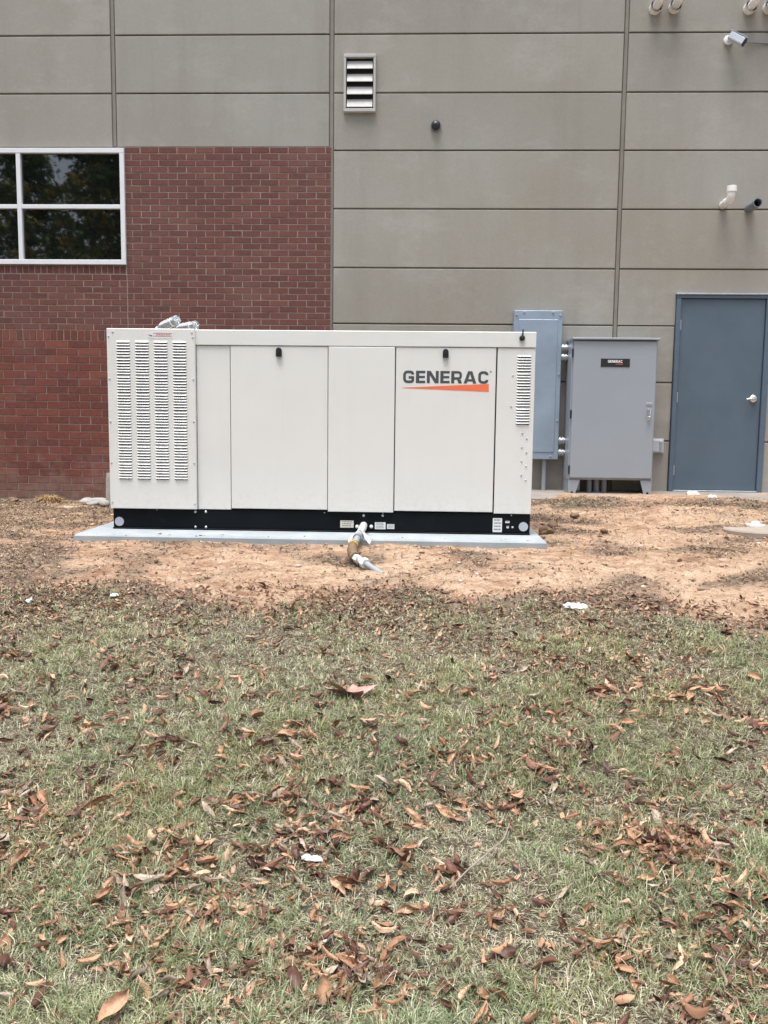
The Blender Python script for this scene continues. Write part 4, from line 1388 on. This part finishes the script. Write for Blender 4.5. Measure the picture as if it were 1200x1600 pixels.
keep = rng.random(NC) < .06 + .75 * sstep(.45, .62, fbm(xx, yy, 2.2, 501, 4)) + .25 * sstep(4.5, 5.2, yy)
xx, yy = xx[keep], yy[keep]; n = len(xx)
vv = rng.random((n, 1)); u = rng.random(n)
col = np.where((u < .6)[:, None], np.array([.15, .075, .05]) * (.4 + vv), np.array([.38, .235, .155]) * (.6 + .7 * vv))
tag(link('leaf_crumbs', blades('leaf_crumbs', xx, yy, rng.uniform(.012, .045, n), rng.uniform(.006, .020, n), rng.uniform(-.1, .7, n), rng.uniform(0, 2 * PI, n), rng.uniform(-.6, .9, n), col, MAT['litter'], .012)),
    'broken bits of brown leaf caught in the lawn', 'leaf bits', kind='stuff')

# weeds and thin grass by the wall
NB = 60000
yy = rng.uniform(6.6, 9.5, NB); xx = rng.uniform(-5.5, 5.0, NB)
lm_ = lawn_mask(xx, yy)
keep = (rng.random(NB) < lm_ * .8) & ~((xx > -2.6) & (xx < 1.0)) & ~((yy > 8.75) & (xx > .2))
xx, yy = xx[keep], yy[keep]; n = len(xx)
vv = rng.random((n, 1)); u = rng.random(n)
col = np.where((u < .4)[:, None], np.array([.075, .10, .045]) * (.6 + .8 * vv), np.array([.16, .135, .095]) * (.5 + .9 * vv))
tag(link('thin_grass', blades('thin_grass', xx, yy, rng.uniform(.02, .06, n), rng.uniform(.003, .0045, n), rng.uniform(.1, 1.2, n), rng.uniform(0, 2 * PI, n), rng.uniform(0, .7, n), col, MAT['blade'])),
    'thin weedy grass along the foot of the wall', 'weeds', kind='stuff')

# dry straw and leaf crumbs over the bare clay
NB = 120000
yy = rng.uniform(4.6, 9.5, NB); xx = rng.uniform(-5.2, 5.0, NB)
keep = (rng.random(NB) < (.10 + .90 * litter_mask(xx, yy) ** 1.5)) & ~((xx > px0 - .02) & (xx < px1 + .02) & (yy > py0 - .02) & (yy < py1)) & ~((yy > 8.7) & (xx > .2))
xx, yy = xx[keep], yy[keep]; n = len(xx)
vv = rng.random((n, 1)); u = rng.random(n)
col = np.where((u < .40)[:, None], np.array([.30, .21, .125]) * (.6 + .8 * vv), np.where((u < .8)[:, None], np.array([.115, .070, .045]) * (.4 + vv), np.array([.45, .37, .26]) * (.6 + .7 * vv)))
tag(link('straw_litter', blades('straw_litter', xx, yy, rng.uniform(.010, .060, n), rng.uniform(.003, .011, n) * np.where(u < .8, 1, .5), rng.uniform(-.02, .35, n), rng.uniform(0, 2 * PI, n), rng.uniform(-.2, .4, n), col, MAT['litter'], .006)),
    'dead grass, crumbs of leaf and straw strewn over the clay', 'litter', kind='stuff')

# clods and pebbles of clay
base_ico = bmesh.new(); bmesh.ops.create_icosphere(base_ico, subdivisions=1, radius=1)
bv = np.array([v.co[:] for v in base_ico.verts]); bf = np.array([[v.index for v in f.verts] for f in base_ico.faces]); base_ico.free()
NP = 11000
yy = rng.uniform(4.95, 9.4, NP); xx = rng.uniform(-5.0, 4.8, NP)
keep = (rng.random(NP) < .25 + .75 * fbm(xx, yy, 1.8, 401, 3)) & (lawn_mask(xx, yy) < .6) & ~((xx > px0 - .02) & (xx < px1 + .02) & (yy > py0 + .10) & (yy < py1)) & ~((yy > 8.72) & (xx > .2))
xx, yy = xx[keep], yy[keep]; n = len(xx)
sz = .0025 + .015 * rng.random(n) ** 6
V = bv[None] * (1 + .7 * (rng.random((n, len(bv), 1)) - .5)) * sz[:, None, None] * np.stack([rng.uniform(.8, 1.6, n), rng.uniform(.8, 1.4, n), rng.uniform(.5, .9, n)], -1)[:, None]
onpad = (xx > px0) & (xx < px1) & (yy > py0) & (yy < py1)
V += np.stack([xx, yy, np.where(onpad, pz, ground_z(xx, yy)) + sz * .3], -1)[:, None]
vv = rng.random((n, 1)); u = rng.random(n)
col = np.where((u < .62)[:, None], np.array([.46, .315, .21]) * (.5 + .8 * vv), np.where((u < .9)[:, None], np.array([.16, .105, .07]) * (.5 + vv), np.array([.50, .46, .42]) * (.7 + .5 * vv)))
F = (bf[None] + (np.arange(n) * len(bv))[:, None, None]).reshape(-1, 3)
tag(link('clay_crumbs', np_mesh('clay_crumbs', V.reshape(-1, 3), F.ravel(), np.arange(len(F)) * 3, np.full(len(F), 3), MAT['litter'], np.repeat(col, len(bv), 0))),
    'crumbs of red clay and small pebbles on the bare ground', 'pebbles', kind='stuff')

# ================================================================== TREES ACROSS THE LAWN (behind the photographer, mirrored in the window)
def tree_meshes(seed, H, Rad):
    r = np.random.default_rng(seed)
    tm = MB()
    tm.tube([(0, 0, -.3), (.05, .02, H * .3), (-.05, .08, H * .65), (0, 0, H * .97)], [.26, .21, .13, .03], 9)
    cent = []
    for k in range(46):
        z = H * (.10 + .88 * (k / 46) ** .9)
        a = k * 2.4 + r.uniform(-.4, .4)
        L = Rad * (1 - (z / H) ** 1.6) ** .8 * r.uniform(.55, 1.1) + .25
        tip = (L * math.cos(a), L * math.sin(a), z + L * r.uniform(-.12, .35))
        tm.tube([(0, 0, z), (tip[0] * .5, tip[1] * .5, z + .1), tip], [.07, .045, .012], 5)
        for q in range(9):
            f_ = r.uniform(.25, 1.05)
            cent.append((tip[0] * f_ + r.normal(0, .28), tip[1] * f_ + r.normal(0, .28), z + (tip[2] - z) * f_ + r.normal(0, .25), r.uniform(.28, .62)))
    cent = np.array(cent)
    nl = 16000
    ci = r.integers(0, len(cent), nl)
    d = r.normal(size=(nl, 3)); d /= np.linalg.norm(d, axis=1)[:, None]
    c = cent[ci, :3] + d * (cent[ci, 3] * r.random(nl) ** .5)[:, None] * np.array([1, 1, .7])
    t1 = r.normal(size=(nl, 3)); t1 /= np.linalg.norm(t1, axis=1)[:, None]
    t2 = np.cross(t1, d); t2 /= np.linalg.norm(t2, axis=1)[:, None] + 1e-6
    s = r.uniform(.09, .20, nl)[:, None]
    V = np.stack([c - t1 * s, c + t2 * s * .4, c + t1 * s, c - t2 * s * .4], 1).reshape(-1, 3)
    base = np.where(r.random((len(cent), 1)) < .72, np.array([[.13, .19, .06]]), np.array([[.36, .29, .09]]))
    col = base[ci] * r.uniform(.6, 1.5, (nl, 1))
    F = np.arange(nl * 4)
    return tm.mesh('trunk', MAT['bark'], True), np_mesh('crown', V, F, np.arange(nl) * 4, np.full(nl, 4), MAT['foliage'], np.repeat(col, 4, 0))


protos = [tree_meshes(s, h_, r_d) for s, h_, r_d in ((1, 17, 3.6), (2, 14, 3.3), (3, 19, 3.8))]
pos = [(-25, -15), (-21, -19), (-17.5, -14.5), (-14, -18), (-11, -13.5), (-7, -17), (-29, -19), (-19.5, -24), (-12.5, -24), (-3, -20), (3, -17), (9, -20), (15, -16), (-33, -14)]
for i, (x, y) in enumerate(pos):
    tmesh, cmesh = protos[i % 3]
    t_ = thing('evergreen_tree', (x, y, float(ground_base(x, y))), 'dark evergreen tree across the lawn, seen mirrored in the window panes', 'tree', 'evergreen trees across the lawn')
    t_.rotation_euler = (0, 0, i * 1.3); sc_ = .9 + .25 * ((i * 37) % 10) / 10
    t_.scale = (sc_, sc_, sc_)
    for nm, me_ in (('trunk', tmesh), ('crown', cmesh)):
        o = link(nm, me_); o.parent = t_
